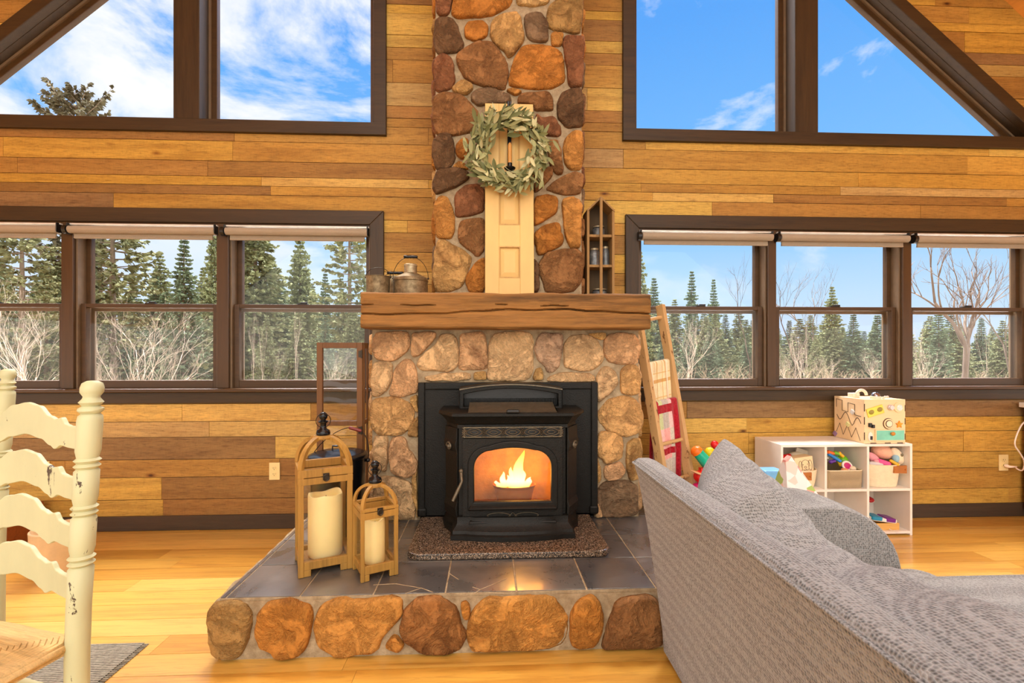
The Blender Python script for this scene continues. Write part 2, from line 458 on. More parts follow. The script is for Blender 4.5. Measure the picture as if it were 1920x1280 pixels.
# ---------------------------------------------------------------- windows
def bar(parent, name, mat, x0,y0,z0,x1,y1,z1, bv=.003):
    b = MB(); b.box(x0,y0,z0,x1,y1,z1); return b.build(name, mat, parent, bevel=bv)
def bank(n, units, left_edge, right_edge):
    root = bpy.data.objects.new('window_%d' % n, None); COL.objects.link(root); struct(root)
    xa, xb = units[0][0], units[-1][1]; W = .095
    # casing with mitred corners, sill, apron
    b = MB(); T0 = YW-.024; T1 = YW+.02
    b.prism([(xa-W,Z_HEAD+W),(xa,Z_HEAD),(xb,Z_HEAD),(xb+W,Z_HEAD+W)], T0, T1, 'xz'); b.build('head_casing', M_TRIM, root, bevel=.004)
    for s, x0, x1 in ((-1, xa-W, xa), (1, xb, xb+W)):
        b = MB()
        o = [(x0,Z_SILL),(x1,Z_SILL),(x1,Z_HEAD if s<0 else Z_HEAD+W),(x0,Z_HEAD+W if s<0 else Z_HEAD)]
        b.prism(o, T0, T1, 'xz'); b.build('side_casing', M_TRIMZ, root, bevel=.004)
    bar(root, 'sill', M_SASH, xa-W, YW-.06, Z_SILL-.024, xb+W, YW+.16, Z_SILL, .006)
    bar(root, 'apron', M_TRIM, xa-W, YW-.022, Z_SILL-.10, xb+W, YW+.02, Z_SILL-.0242, .004)
    bar(root, 'head_jamb', M_SASH, xa, YW-.01, Z_HEAD-.02, xb, YW+.16, Z_HEAD)
    for i in range(len(units)-1):
        bar(root, 'mullion', M_SASHZ, units[i][1], YW-.012, Z_SILL, units[i+1][0], YW+.16, Z_HEAD, .004)
    for x0, x1 in units:
        for s, j0, j1 in ((-1, x0, x0+.012), (1, x1-.012, x1)):
            bar(root, 'jamb_liner', M_LINER, j0, YW+.01, Z_SILL, j1, YW+.15, Z_HEAD-.02, .001)
        x0 += .014; x1 -= .014; zm = 1.515
        for nm, y0, y1, z0, z1, st, rb_, rt in (('upper_sash', YW+.075, YW+.11, zm-.012, Z_HEAD-.02, .034, .024, .04), ('lower_sash', YW+.03, YW+.066, Z_SILL, zm+.014, .034, .052, .026)):
            b = MB()
            b.box(x0,y0,z0,x0+st,y1,z1); b.box(x1-st,y0,z0,x1,y1,z1)
            b.box(x0+st,y0,z0,x1-st,y1,z0+rb_); b.box(x0+st,y0,z1-rt,x1-st,y1,z1)
            s_ = b.build(nm, M_SASH, root, bevel=.003)
            b = MB(); ym = (y0+y1)/2; b.box(x0+st-.004, ym-.002, z0+rb_-.004, x1-st+.004, ym+.002, z1-rt+.004)
            b.build('pane', M_GLASS, s_)
            if nm == 'lower_sash':
                b = MB(); xm = (x0+x1)/2; b.box(xm-.032,y0-.002,z1,xm+.032,y1-.004,z1+.008); b.tube([(xm-.01,y0+.01,z1+.012),(xm+.034,y0+.004,z1+.012)],.005,8)
                b.build('sash_lock', M_BLACKP, s_)
        b = MB(); f0 = YW+.122; f1 = YW+.136
        b.box(x0,f0,Z_SILL,x1,f1,Z_SILL+.05); b.box(x0,f0,zm-.03,x1,f1,zm); b.box(x0,f0,Z_SILL+.05,x0+.02,f1,zm-.03); b.box(x1-.02,f0,Z_SILL+.05,x1,f1,zm-.03)
        sf = b.build('screen_frame', M_LINER, root)
        b = MB(); b.box(x0+.02,f0+.005,Z_SILL+.05,x1-.02,f0+.007,zm-.03); b.build('insect_screen', M_SCREEN, sf)
    return root
bank(1, UL, 0, 0); bank(2, UR, 0, 0)
def upper(n, poly, xm0, xm1):
    root = bpy.data.objects.new('window_%d' % n, None); COL.objects.link(root); struct(root)
    i1 = inset(poly, .085); b = MB(); ring_mesh(b, poly, i1, YW-.028, YW+.03); b.build('casing', M_TRIM, root, bevel=.004)
    b = MB(); ring_mesh(b, inset(poly,.07), i1, YW+.03, YW+.16); b.build('jamb', M_TRIMZ, root, bevel=.002)
    b = MB(); lo = min(p[1] for p in i1)
    xs = sorted((xm0, xm1)); inner = clip(clip(i1, (xs[0],0), (1,0)), (xs[1],0), (-1,0))
    b.prism(inner, YW-.02, YW+.16, 'xz'); b.build('mullion', M_TRIMZ, root, bevel=.004)
    for side in (0, 1):
        pn = clip(i1, (xs[0],0), (-1,0)) if side == 0 else clip(i1, (xs[1],0), (1,0))
        q = []
        for p in pn:
            if not q or (abs(p[0]-q[-1][0]) + abs(p[1]-q[-1][1])) > 1e-4: q.append(p)
        pn = q
        b = MB(); o1 = inset(pn,.014); ring_mesh(b, inset(pn,.0), o1, YW+.085, YW+.15); b.build('stop', M_LINER, root)
        b = MB(); o2 = inset(pn,.05); ring_mesh(b, o1, o2, YW+.10, YW+.14); s_ = b.build('frame', M_SASH, root, bevel=.003)
        b = MB(); b.prism(inset(pn,.046), YW+.118, YW+.122, 'xz'); b.build('pane', M_GLASS, s_)
    return root
upper(3, UPL, 2*CX-2.18, 2*CX-2.352); upper(4, UPR, 2.18, 2.352)
# ================================================================ the stone fireplace
fp = thing('stone_fireplace', 'tall fieldstone fireplace with hewn timber mantel and raised tiled hearth', 'fireplace', (.105, 2.6, 0))
HZ = .24                                        # hearth height
YS, YC, YM, YH = 2.77, 2.92, 2.58, 1.915        # surround, chimney, mantel and hearth faces
def stone(mb, poly, yf, depth, col, seed, jit=.006):
    """one rounded fieldstone: xz outline bulging towards -y from the face yf"""
    if area(poly) < 0: poly = poly[::-1]
    poly = chaikin(poly, 3, .17); n = len(poly)
    cx = sum(p[0] for p in poly)/n; cz = sum(p[1] for p in poly)/n
    poly = [(cx+(p[0]-cx)*1.045, cz+(p[1]-cz)*1.05) for p in poly]
    rings = []; sd = Vector((seed*3.1, seed*1.7, 0)); tx, tz = R.uniform(-.06,.06), R.uniform(-.06,.06)
    for s, d in ((1.0,-.25), (1.0,.2), (.975,.6), (.93,.85), (.82,.96), (.55,1.0), (.25,1.0)):
        rg = []
        for x, z in poly:
            X = cx+(x-cx)*s; Z = cz+(z-cz)*s
            nz = noise.noise(Vector((X*16,Z*16,0))+sd)*jit*1.6 + noise.noise(Vector((X*42,Z*42,3))+sd)*jit*.5
            e = noise.noise(Vector((X*13,Z*13,7))+sd)*.011 + noise.noise(Vector((X*40,Z*40,7))+sd)*.004
            rg.append((X+e, yf - depth*d - (nz + tx*(X-cx) + tz*(Z-cz))*(1 if d > .4 else 0), Z+e*.7))
        rings.append(rg)
    mb.smooth = True; mb.loft(rings, True, True, (col[0],col[1],col[2],R.random())); mb.smooth = False
GOLD=(188,134,70); ORG=(184,122,56); TAN=(198,158,100); PALE=(208,172,116); BRN=(150,108,68); DRK=(108,82,58); RED=(142,96,66); GRY=(136,112,86); OLV=(170,136,84)
def cs(pts): return [((680+x/2.2852), (y/2.2852)) for x, y in pts]
CH = [
 (RED,[(315,-60),(383,-60),(383,0),(378,45),(360,65),(318,65)]),
 (ORG,[(400,-40),(630,-40),(638,0),(622,30),(560,62),(500,75),(400,78),(384,50)]),
 (PALE,[(655,-40),(800,-40),(802,0),(780,20),(720,28),(658,20)]),
 (OLV,[(800,20),(830,0),(830,-50),(930,-50),(945,40),(940,100),(925,145),(830,125),(795,110),(790,60)]),
 (DRK,[(312,90),(330,72),(380,80),(412,120),(430,190),(420,218),(330,228),(310,210),(303,150)]),
 (ORG,[(435,120),(450,93),(510,88),(538,118),(532,155),(480,178),(438,165)]),
 (TAN,[(555,80),(620,55),(668,58),(692,130),(695,172),(628,250),(598,210),(546,165)]),
 (GRY,[(693,58),(760,48),(787,90),(800,160),(782,180),(705,172)]),
 (GOLD,[(808,138),(854,143),(857,195),(810,194)]),
 (RED,[(866,153),(947,155),(952,200),(942,340),(936,368),(884,368),(874,290),(860,200)]),
 (RED,[(303,260),(330,233),(377,243),(392,290),(394,342),(380,378),(315,394),(301,330)]),
 (BRN,[(398,240),(480,183),(550,175),(602,235),(622,300),(612,380),(560,377),(450,347),(413,290)]),
 (ORG,[(648,260),(690,193),(800,193),(852,223),(867,320),(857,352),(800,380),(640,373),(628,330)]),
 (TAN,[(383,375),(430,343),(478,375),(442,410),(393,397)]),
 (GRY,[(466,405),(500,380),(560,383),(632,403),(632,442),(530,447),(500,452),(468,430)]),
 (GOLD,[(615,385),(640,380),(685,392),(655,412)]),
 (BRN,[(663,420),(690,395),(800,396),(820,430),(817,472),(740,472),(730,452),(663,447)]),
 (DRK,[(833,455),(850,398),(905,378),(937,383),(947,450),(942,542),(870,547),(833,500)]),
 (BRN,[(301,420),(340,396),(420,403),(462,438),(492,475),(502,510),(480,562),(400,577),(320,572),(300,500)]),
 (RED,[(740,490),(765,508),(820,503),(852,545),(847,582),(790,582),(742,560)]),
 (GOLD,[(863,600),(900,563),(942,563),(950,620),(942,722),(890,727),(860,680)]),
 (BRN,[(790,600),(835,598),(852,650),(862,740),(830,747),(800,700)]),
 (DRK,[(303,600),(335,568),(377,573),(394,620),(397,680),(370,722),(315,727),(300,660)]),
 (ORG,[(400,620),(425,593),(452,598),(452,672),(425,682),(400,662)]),
 (GOLD,[(383,715),(420,688),(452,710),(452,727),(390,724)]),
 (DRK,[(301,770),(320,728),(400,720),(452,738),(452,767),(400,802),(320,832),(301,812)]),
 (RED,[(398,830),(440,793),(500,788),(524,830),(522,902),(470,922),(405,927),(393,870)]),
 (BRN,[(733,740),(812,712),(817,750),(762,812),(733,825)]),
 (BRN,[(783,810),(830,768),(910,733),(942,743),(944,792),(930,832),(850,832)]),
 (GOLD,[(308,870),(330,838),(367,843),(390,900),(394,982),(380,1020),(315,1020),(306,950)]),
 (BRN,[(418,950),(450,938),(520,933),(527,1000),(522,1062),(495,1100),(438,1062),(418,1030),(411,980)]),
 (ORG,[(733,843),(800,838),(832,848),(840,907),(740,967),(731,940)]),
 (GOLD,[(853,855),(895,846),(940,858),(937,960),(932,1060),(885,1062),(863,980)]),
 (ORG,[(733,1000),(770,968),(842,948),(860,1020),(852,1052),(760,1094),(743,1060)]),
 (TAN,[(308,1080),(325,1028),(350,1028),(440,1078),(467,1105),(432,1222),(370,1246),(308,1246),(301,1150)]),
 (ORG,[(448,1170),(490,1118),(527,1103),(527,1250),(460,1252),(441,1210)]),
 (BRN,[(758,1130),(785,1083),(860,1068),(920,1068),(944,1100),(942,1200),(900,1250),(790,1250),(763,1190)]),
 (DRK,[(728,1105),(752,1130),(757,1200),(752,1250),(728,1250)]),
 (BRN,[(470,690),(500,580),(560,520),(640,520),(700,600),(700,700),(600,770),(510,760)]),
 (GOLD,[(545,800),(700,790),(715,900),(700,1000),(560,990),(545,900)]),
 (RED,[(545,1030),(710,1020),(715,1240),(545,1240)]),
]
LT = .035
ch = MB()
x0, x1 = PY(813,400,YC).x, PY(1094,400,YC).x
ch.mi = 1; ch.box(x0+.012, YC, 1.33, x1-.012, YW-.004, 6.35, (.5,.5,.5,1)); ch.mi = 0
for i, (c, pts) in enumerate(CH):
    q = [PY(u, v, YC-.01) for u, v in cs(pts)]; q = [(p.x, p.z) for p in q]
    stone(ch, q, YC+.004, LT*R.uniform(.8,1.15), lin(c), i)
    up = [(x0+x1-x, z+1.86) for x, z in q]                # the courses above, beyond the picture's top edge
    stone(ch, up, YC+.004, LT, lin(c), i+80)
    if i > 20: stone(ch, [(x, z+3.68) for x, z in q], YC+.004, LT, lin(c), i+160)
def side_stones(mb, xf, sgn, ya, yb, za, zb, cols, seed):
    """courses of corner stones on a side face at x = xf"""
    rr = random.Random(seed); z = za
    while z < zb-.05:
        h = min(rr.uniform(.12,.24), zb-z); y = ya
        while y < yb-.05:
            l = min(rr.uniform(.14,.26), yb-y); g = .011
            poly = [(y+g,z+g+rr.uniform(0,.02)),(y+l/2,z+g),(y+l-g,z+g+rr.uniform(0,.02)),(y+l-g,z+h-g-rr.uniform(0,.02)),(y+l/2,z+h-g),(y+g,z+h-g-rr.uniform(0,.02))]
            tmp = MB(); stone(tmp, poly, 0, .03, lin(rr.choice(cols)), rr.random()*50)
            vs = [(xf - sgn*p.y, p.x, p.z) for p in tmp.v] ; vs = [(xf + sgn*(-p.y), p.x, p.z) for p in tmp.v]
            n0 = len(mb.f); mb.add(vs, tmp.f)
            for k, cc in enumerate(tmp.c): mb.c[n0+k] = cc; mb.s[n0+k] = True
            y += l
        z += h
PALC = [GOLD,TAN,BRN,ORG,RED,GRY]
side_stones(ch, x0+.012, -1, YC+.03, YW-.01, 1.53, 6.2, PALC, 3); side_stones(ch, x1-.012, 1, YC+.03, YW-.01, 1.53, 6.2, PALC, 4)
ch.build('chimney', [M_STONE, M_MORTAR], fp, world=True)

def ss(pts): return [(660+x/2.3707, 520+y/2.3707) for x, y in pts]
PNK=(222,176,130); LTN=(226,188,140); LGD=(216,170,112); PUR=(196,162,132); SND=(218,182,136)
SU = [
 (PNK,[(93,270),(110,243),(242,240),(257,270),(250,322),(190,370),(108,367),(88,320)]),
 (PNK,[(263,260),(275,243),(372,243),(362,280),(300,347),(263,352)]),
 (LTN,[(285,385),(310,342),(372,300),(385,262),(405,250),(455,253),(472,290),(472,382),(440,420),(310,412)]),
 (PNK,[(478,250),(592,245),(603,320),(605,390),(590,410),(480,410),(475,380),(480,320)]),
 (LTN,[(610,290),(640,245),(792,242),(807,300),(804,382),(787,457),(608,457),(608,380)]),
 (PUR,[(823,270),(840,248),(932,248),(940,290),(927,382),(900,417),(870,417),(820,362),(816,320)]),
 (LTN,[(948,290),(975,260),(1040,253),(1102,285),(1122,345),(1112,377),(1070,412),(990,414),(948,392),(941,350)]),
 (TAN,[(1050,248),(1125,244),(1127,272),(1108,282),(1075,262)]),
 (PNK,[(1128,270),(1150,250),(1262,246),(1280,285),(1277,372),(1250,387),(1150,382),(1118,330)]),
 (LTN,[(83,410),(100,378),(150,371),(182,385),(184,430),(162,492),(125,524),(93,522),(81,470)]),
 (PNK,[(190,400),(235,363),(270,368),(290,420),(299,480),(287,512),(220,532),(163,522),(178,470)]),
 (LTN,[(325,440),(410,423),(522,423),(527,457),(325,462)]),
 (TAN,[(538,423),(597,418),(597,458),(543,458)]),
 (TAN,[(798,458),(813,408),(846,398),(852,430),(847,458)]),
 (LTN,[(876,440),(950,418),(1077,428),(1080,464),(873,464)]),
 (SND,[(1088,440),(1120,393),(1177,423),(1182,472),(1140,522),(1093,557),(1088,500)]),
 (LGD,[(1198,410),(1225,388),(1272,390),(1284,430),(1282,512),(1240,527),(1203,512),(1196,460)]),
 (LGD,[(83,560),(110,536),(200,533),(257,560),(277,610),(264,662),(220,697),(120,702),(88,670),(78,610)]),
 (TAN,[(255,660),(285,620),(294,640),(294,712),(252,708)]),
 (SND,[(88,780),(95,708),(147,703),(160,740),(157,852),(140,862),(93,820)]),
 (PNK,[(163,740),(185,710),(232,708),(262,770),(287,842),(282,872),(240,890),(180,872),(163,810)]),
 (LGD,[(1093,600),(1140,543),(1200,528),(1272,543),(1292,600),(1294,652),(1270,692),(1210,707),(1140,682),(1096,640)]),
 (LGD,[(1086,715),(1115,680),(1202,708),(1212,740),(1202,802),(1130,832),(1100,802),(1086,760)]),
 (TAN,[(1223,740),(1250,718),(1287,718),(1290,790),(1277,892),(1235,902),(1213,830)]),
 (PNK,[(1113,860),(1135,833),(1202,820),(1212,860),(1192,897),(1130,897)]),
 (TAN,[(1083,880),(1083,760),(1108,850),(1105,900),(1086,925)]),
 (GRY,[(1088,960),(1120,908),(1242,903),(1270,940),(1272,1032),(1250,1072),(1110,1067),(1086,1000)]),
 (SND,[(118,885),(250,898),(277,960),(282,1062),(272,1082),(180,1087),(112,1085),(95,960)]),
 (TAN,[(262,900),(290,840),(296,1062),(288,1062)]),
 (SND,[(1083,1000),(1105,1030),(1112,1072),(1083,1077)]),
 (TAN,[(255,535),(290,520),(296,600),(282,600)]),
 (SND,[(93,880),(110,890),(95,950),(90,1080),(85,1085),(83,900)]),
]
su = MB(); sx0, sx1 = PY(694,800,YS).x, PY(1201,800,YS).x
su.mi = 1
px0, px1 = PY(788,800,YS).x, PY(1115,800,YS).x; pz1 = 1.02      # the firebox opening
su.box(sx0+.012, YS, HZ-.01, px0, YW-.004, 1.335, (.5,.5,.5,1)); su.box(px1, YS, HZ-.01, sx1-.012, YW-.004, 1.335, (.5,.5,.5,1))
su.box(px0, YS, pz1, px1, YW-.004, 1.335, (.5,.5,.5,1)); su.box(px0, YW-.1, HZ-.01, px1, YW-.004, pz1, (.2,.2,.2,1))
su.box(sx0+.02, YC+.002, 1.33, x0+.011, YW-.004, 1.515, (.5,.5,.5,1)); su.box(x1-.011, YC+.002, 1.33, sx1-.02, YW-.004, 1.515, (.5,.5,.5,1))
su.mi = 0
for i, (c, pts) in enumerate(SU):
    q = [PY(u, v, YS-.01) for u, v in ss(pts)]
    stone(su, [(p.x, max(p.z, HZ+.004)) for p in q], YS+.004, .028*R.uniform(.8,1.15), lin(c), i+200, .004)
PALS = [PNK,LTN,LGD,SND,TAN]
side_stones(su, sx0+.012, -1, YS+.02, YW-.01, HZ, 1.32, PALS, 5); side_stones(su, sx1-.012, 1, YS+.02, YW-.01, HZ, 1.32, PALS, 6)
su.build('surround', [M_STONE, M_MORTAR], fp, world=True)

# mantel beam: hewn, with adze facets and long checks
mx0, mx1, mz0, mz1 = -.684, .882, 1.328, 1.519
mt = MB(); NX, NZ = 90, 16
def hew(x, z, s): return noise.noise(Vector((x*5, z*16, s)))*.009 + noise.noise(Vector((x*22, z*30, s+4)))*.0025
def crk(x, z):
    c1 = 1.414 + .012*sin(x*4+.5) + .02*(x-mx0)*.2 + noise.noise(Vector((x*6,1,0)))*.010; dz = abs(z-c1)
    k = .5+.5*noise.noise(Vector((x*3.0,9,0)))
    v = .040*max(0, 1-dz/.006)*(k+.15 if k > .25 else .1)
    c2 = 1.452 + noise.noise(Vector((x*9,5,0)))*.012; v += .018*max(0, 1-abs(z-c2)/.0045)*(1 if noise.noise(Vector((x*4,2,2))) > .1 else 0)
    return v
prof = []
fr = []
for i in range(NX+1):
    x = mx0 + (mx1-mx0)*i/NX; rg = []
    for k in range(61):
        z = mz0 + (mz1-mz0)*k/60; e = min(z-mz0, mz1-z); rnd = .012*max(0, 1-e/.012)**2
        ex = min(x-mx0, mx1-x); rx = .010*max(0,1-ex/.014)**2
        rg.append((x, YM + rnd + rx + hew(x,z,0) + crk(x,z), z + hew(x, 0, 9)*.6*(1 if k in (0,60) else .3)))
    rg += [(x, YC-.004+(0 if q else 0), mz1+hew(x,.5,3)*.0) for q in (1,)]
    rg += [(x, YC-.004, mz0)]
    fr.append(rg)
mt.loft(fr, True, True)
mt.build('mantel', M_BEAM, fp, smooth=35, world=True)

# hearth: mortar core, stone front, tile top
hx0, hx1 = -1.06, 1.27
hc = MB(); hc.mi = 1
hc.box(hx0+.015, YH+.008, 0, hx1-.01, YW-.004, HZ-.014, (.5,.5,.5,1)); hc.mi = 0
HA=(198,142,72); HB=(190,130,60); HC=(154,106,60)
def hs(pts): return [(360+x/2.1333, 960+y/2.1333) for x, y in pts]
HE = [
 (OLV,[(60,400),(88,368),(150,360),(228,392),(232,470),(187,590),(72,586),(66,510),(54,460)]),
 (HB,[(252,420),(300,366),(400,358),(472,383),(473,470),(432,580),(330,586),(310,558),(270,548),(247,470)]),
 (HA,[(487,440),(525,372),(590,350),(650,362),(830,345),(834,420),(762,502),(732,565),(620,580),(560,574),(498,532),(485,480)]),
 (HB,[(762,548),(805,492),(850,538),(822,564)]),
 (HC,[(847,400),(900,350),(970,344),(1034,368),(1073,440),(1092,500),(1062,565),(920,572),(850,528),(827,480),(840,430)]),
 (HB,[(1073,370),(1100,356),(1117,375),(1107,432),(1085,432)]),
 (HA,[(1102,480),(1128,398),(1180,347),(1440,342),(1494,400),(1504,440),(1473,550),(1130,560),(1112,520)]),
 (HB,[(1512,420),(1545,362),(1600,336),(1644,395),(1649,440),(1617,550),(1520,545)]),
 (BRN,[(1652,500),(1690,378),(1730,345),(1860,338),(1890,460),(1880,548),(1648,554)]),
]
for i, (c, pts) in enumerate(HE):
    q = [PY(u, v, YH-.01) for u, v in hs(pts)]
    stone(hc, [(p.x, min(max(p.z,.004),.232)) for p in q], YH+.012, .034*R.uniform(.9,1.15), lin(c), i+300, .007)
for i, (a, b) in enumerate(((.735,.93),(.95,1.24))):
    stone(hc, [(a,.03),(a+.05,.01),(b-.05,.01),(b,.04),(b,.2),(b-.04,.23),(a+.04,.23),(a,.19)], YH+.012, .034, lin(HA), i+320, .007)
side_stones(hc, hx0+.015, -1, YH+.01, YW-.02, 0, HZ-.01, [HA,HB,HC,OLV], 8); side_stones(hc, hx1-.01, 1, YH+.01, YW-.02, 0, HZ-.01, [HA,HB,HC], 9)
rim = []
for i in range(61):
    y = YH+.01+(YW-.03-YH)*i/60; o_ = -.022-.028*abs(noise.noise(Vector((y*7,1,0)))); zz_ = HZ-.012+.02*noise.noise(Vector((y*11,3,0)))
    rim.append([(hx0+.02,y,HZ-.06),(hx0+o_,y,HZ-.06),(hx0+o_*.8,y,zz_-.012),(hx0-.004,y,zz_+.008),(hx0+.008,y,HZ-.004)])
hc.mi = 1; hc.smooth = True; hc.loft(rim, True, True, (.5,.5,.5,1)); hc.smooth = False
hc.build('hearth_base', [M_STONE, M_MORTAR], fp, world=True)
tl = MB(); T = .285; gx = .109
SLT = [lin(c) for c in [(82,80,80),(74,70,68),(90,84,78),(68,66,66),(96,90,84)]]
ys = [YH+.012, YH+.3, YH+.585, YH+.87, YH+1.155, YW-.002]; rr = random.Random(3)
xs = [hx0+.006] + [gx+T*k for k in range(-4, 5) if hx0+.02 < gx+T*k < hx1-.02] + [hx1-.006]
for j in range(5):
    for i in range(len(xs)-1):
        c = rr.choice(SLT); tl.box(xs[i]+.0035, ys[j]+.0035, HZ-.014, xs[i+1]-.0035, ys[j+1]-.0035, HZ, (*c[:3], 1))
tl.mi = 1; tl.box(hx0+.006, YH+.012, HZ-.02, hx1-.006, YW-.002, HZ-.003, (.5,.5,.5,1))
for ln in ([(700,1096),(742,1094),(790,1102),(812,1110)], [(790,1102),(760,1112)], [(843,1075),(860,1086)], [(843,1078),(838,1090)], [(886,1100),(900,1105),(922,1096),(950,1084)], [(900,1105),(890,1112)], [(916,1111),(960,1112)]):
    P = [PZ(u, v, HZ+.0006) for u, v in ln]
    for a, b in zip(P, P[1:]): tl.beam(a, b, .004, .0012, col=(.5,.5,.5,1))
tl.build('hearth_tiles', [M_TILE, M_MORTAR], fp, bevel=.002, world=True)
gr = MB(); a = PZ(762,1043,HZ+.03); b = PZ(1148,1038,HZ+.03)
gx0, gx1, gy0 = -.385, .572, 2.225
def rrect(x0,y0,x1,y1,r,n=6,corners=(1,1,0,0)):
    o = []
    for (cx_,cy_,a0,k) in ((x0+r,y0+r,pi,corners[0]),(x1-r,y0+r,1.5*pi,corners[1]),(x1-r,y1-r,0,corners[2]),(x0+r,y1-r,.5*pi,corners[3])):
        if k: o += [(cx_+r*cos(a0+i/n*pi/2), cy_+r*sin(a0+i/n*pi/2)) for i in range(n+1)]
        else: o.append((cx_+(r if a0 in (0,1.5*pi) else -r), cy_+(r if a0 in (0,.5*pi) else -r)))
    return o
gl = thing('granite_slab', 'speckled brown granite slab under the black stove on the hearth', 'slab', (.095, 2.48, HZ))
gr.prism(rrect(gx0,gy0,gx1,2.735,.06), HZ+.001, HZ+.031, 'xy'); gr.build('slab', M_GRANITE, gl, bevel=.006, world=True)
# ================================================================ pellet stove insert
st = thing('pellet_stove', 'black cast iron pellet stove insert with arched glass door set in the fieldstone', 'stove', (.11, 2.5, HZ+.031))
SX = .118                                        # its centre line
def pc(x, y, z): return (1244*0+x, y, z)
def q7(cx_, cy_, y):                             # a close-up coordinate of the stove, at depth y
    p = PY(780+cx_/3.554, 700+cy_/3.554, y); return p
fz = HZ+.032
# flat surround panel
b = MB(); yp = 2.742
x0, x1 = -.403, .622; zt = 1.028
b.box(x0, yp, fz, -.17, yp+.02, zt); b.box(.40, yp, fz, x1, yp+.02, zt); b.box(-.17, yp, .86, .40, yp+.02, zt)
sp_ = b.build('surround_panel', M_IRON, st, bevel=.003, world=True)
for a0, b0, a1, b1 in ((x0,fz,x0+.038,zt),(x1-.038,fz,x1,zt),(x0+.038,zt-.04,x1-.038,zt)):
    b = MB(); b.box(a0, yp-.016, b0, a1, yp+.001, b1); b.build('panel_moulding', M_IRON, sp_, bevel=.006, world=True)
for xx in (x0, x1-.045):
    b = MB(); b.box(xx-.004, yp-.024, fz, xx+.049, yp+.001, fz+.05); b.build('corner_block', M_IRON, sp_, bevel=.012, world=True)
# arched hopper hood
def arch(xa, xb, zb, zs, zc, n=20):
    return [(xa,zb),(xb,zb)] + [(xb+(xa-xb)*i/n, zs+(zc-zs)*(1-(2*i/n-1)**2)) for i in range(n+1)]
yh = 2.60
o = arch(-.165, .40, .885, 1.005, 1.032); i_ = arch(-.140, .375, .905, .972, 1.002)
b = MB(); ring_mesh(b, o, i_, yh, yp); h = b.build('hopper_hood', M_IRON, st, bevel=.004, world=True)
b = MB(); ring_mesh(b, [((x-SX)*.985+SX, z-.004) for x, z in o], [((x-SX)*.985+SX, z-.010) for x, z in o], yh-.012, yh+.004); b.build('hood_moulding', M_IRONL, h, bevel=.003, world=True)
b = MB(); b.prism(arch(-.140,.375,.905,.972,1.002), yh+.06, yh+.07, 'xz'); b.build('hopper_back', M_BLACKP, h, world=True)
b = MB()
for k in range(60): b.box(-.138+k*.0085, yh+.045, .89, -.134+k*.0085, yh+.06, .945)
b.build('louvre', M_IRON, h, world=True)
# body: octagonal plan
def octo(hw, yf, cut_x, cut_y, yb=2.735, n=0):
    return [(SX-hw,yb),(SX-hw,yf+cut_y),(SX-hw+cut_x,yf),(SX+hw-cut_x,yf),(SX+hw,yf+cut_y),(SX+hw,yb)]
def octring(hw, yf, cx_, cy_, z): return [(x, y, z) for x, y in octo(hw, yf, cx_, cy_)]
YF = 2.43
b = MB()
zz = [(fz,.345,YF+.02,.07,.12),(fz+.09,.345,YF+.02,.07,.12)]
# side cheeks and back as a shell with a front opening for the firebox
zb, zt2 = HZ+.12, .862
ox0, ox1, oz0, oz1 = SX-.200, SX+.200, .395, .722   # firebox opening
fr_ = octo(.345, YF+.02, .07, .12)
b.box(SX-.277, YF+.02, zb, ox0, YF+.05, zt2); b.box(ox1, YF+.02, zb, SX+.275, YF+.05, zt2)
b.box(ox0, YF+.02, zb, ox1, YF+.05, oz0); b.box(ox0, YF+.02, oz1, ox1, YF+.05, zt2)
for s in (-1, 1):
    pl = [(SX+s*.275,YF+.02),(SX+s*.345,YF+.14),(SX+s*.345,2.735),(SX+s*.325,2.735),(SX+s*.325,YF+.15),(SX+s*.26,YF+.05)]
    b.prism(pl, zb, zt2, 'xy')
b.build('body', M_IRON, st, bevel=.004, world=True)
# firebox: tan brick back, ledge
b = MB(); yb_ = 2.70
b.box(SX-.26, yb_, .34, SX+.26, yb_+.02, .80); b.box(SX-.26, YF+.055, .36, SX-.24, yb_, .78); b.box(SX+.24, YF+.055, .36, SX+.26, yb_, .78)
b.box(SX-.26, YF+.055, .76, SX+.26, yb_, .78); b.box(SX-.26, YF+.055, .35, SX+.26, yb_, .37)
M_BRICK = plain('firebrick', (190,140,80), .9, 0, .25, 14, .3)
fb = b.build('firebox', M_BRICK, st, world=True)
b = MB(); rr = random.Random(4)
b.lathe([(.085,.37),(.1,.44),(.112,.49),(.118,.492),(.112,.478),(.09,.47),(.001,.468)], (SX+.015, 2.58, 0), 20, 1, .7)
b.build('burn_pot', plain('glowing pot', (150,84,34), .8), fb, smooth=50, world=True)
b = MB()
for i in range(46):
    a = rr.uniform(0, 6.28); q = rr.uniform(0, .08); p = Vector((SX+.015+q*cos(a), 2.58+q*.6*sin(a), .472+.02*(1-q/.08)+rr.uniform(0,.008)))
    d = Vector((rr.uniform(-1,1), rr.uniform(-1,1), rr.uniform(-.3,.5))).normalized()*.012
    b.tube([p-d, p+d], .004, 6)
tt = NT('embers'); em = tt.n('ShaderNodeEmission'); em.inputs[1].default_value = 2.0
tt.l(tt.ramp(tt.noise(tt.coord(), 60), [(.35, (.25,.03,.0,1)), (.6, (1,.32,.03,1))]), em.inputs[0]); tt.l(em.outputs[0], tt.out.inputs[0])
b.build('pellets', tt.mat, fb, world=True)['kind'] = 'stuff'
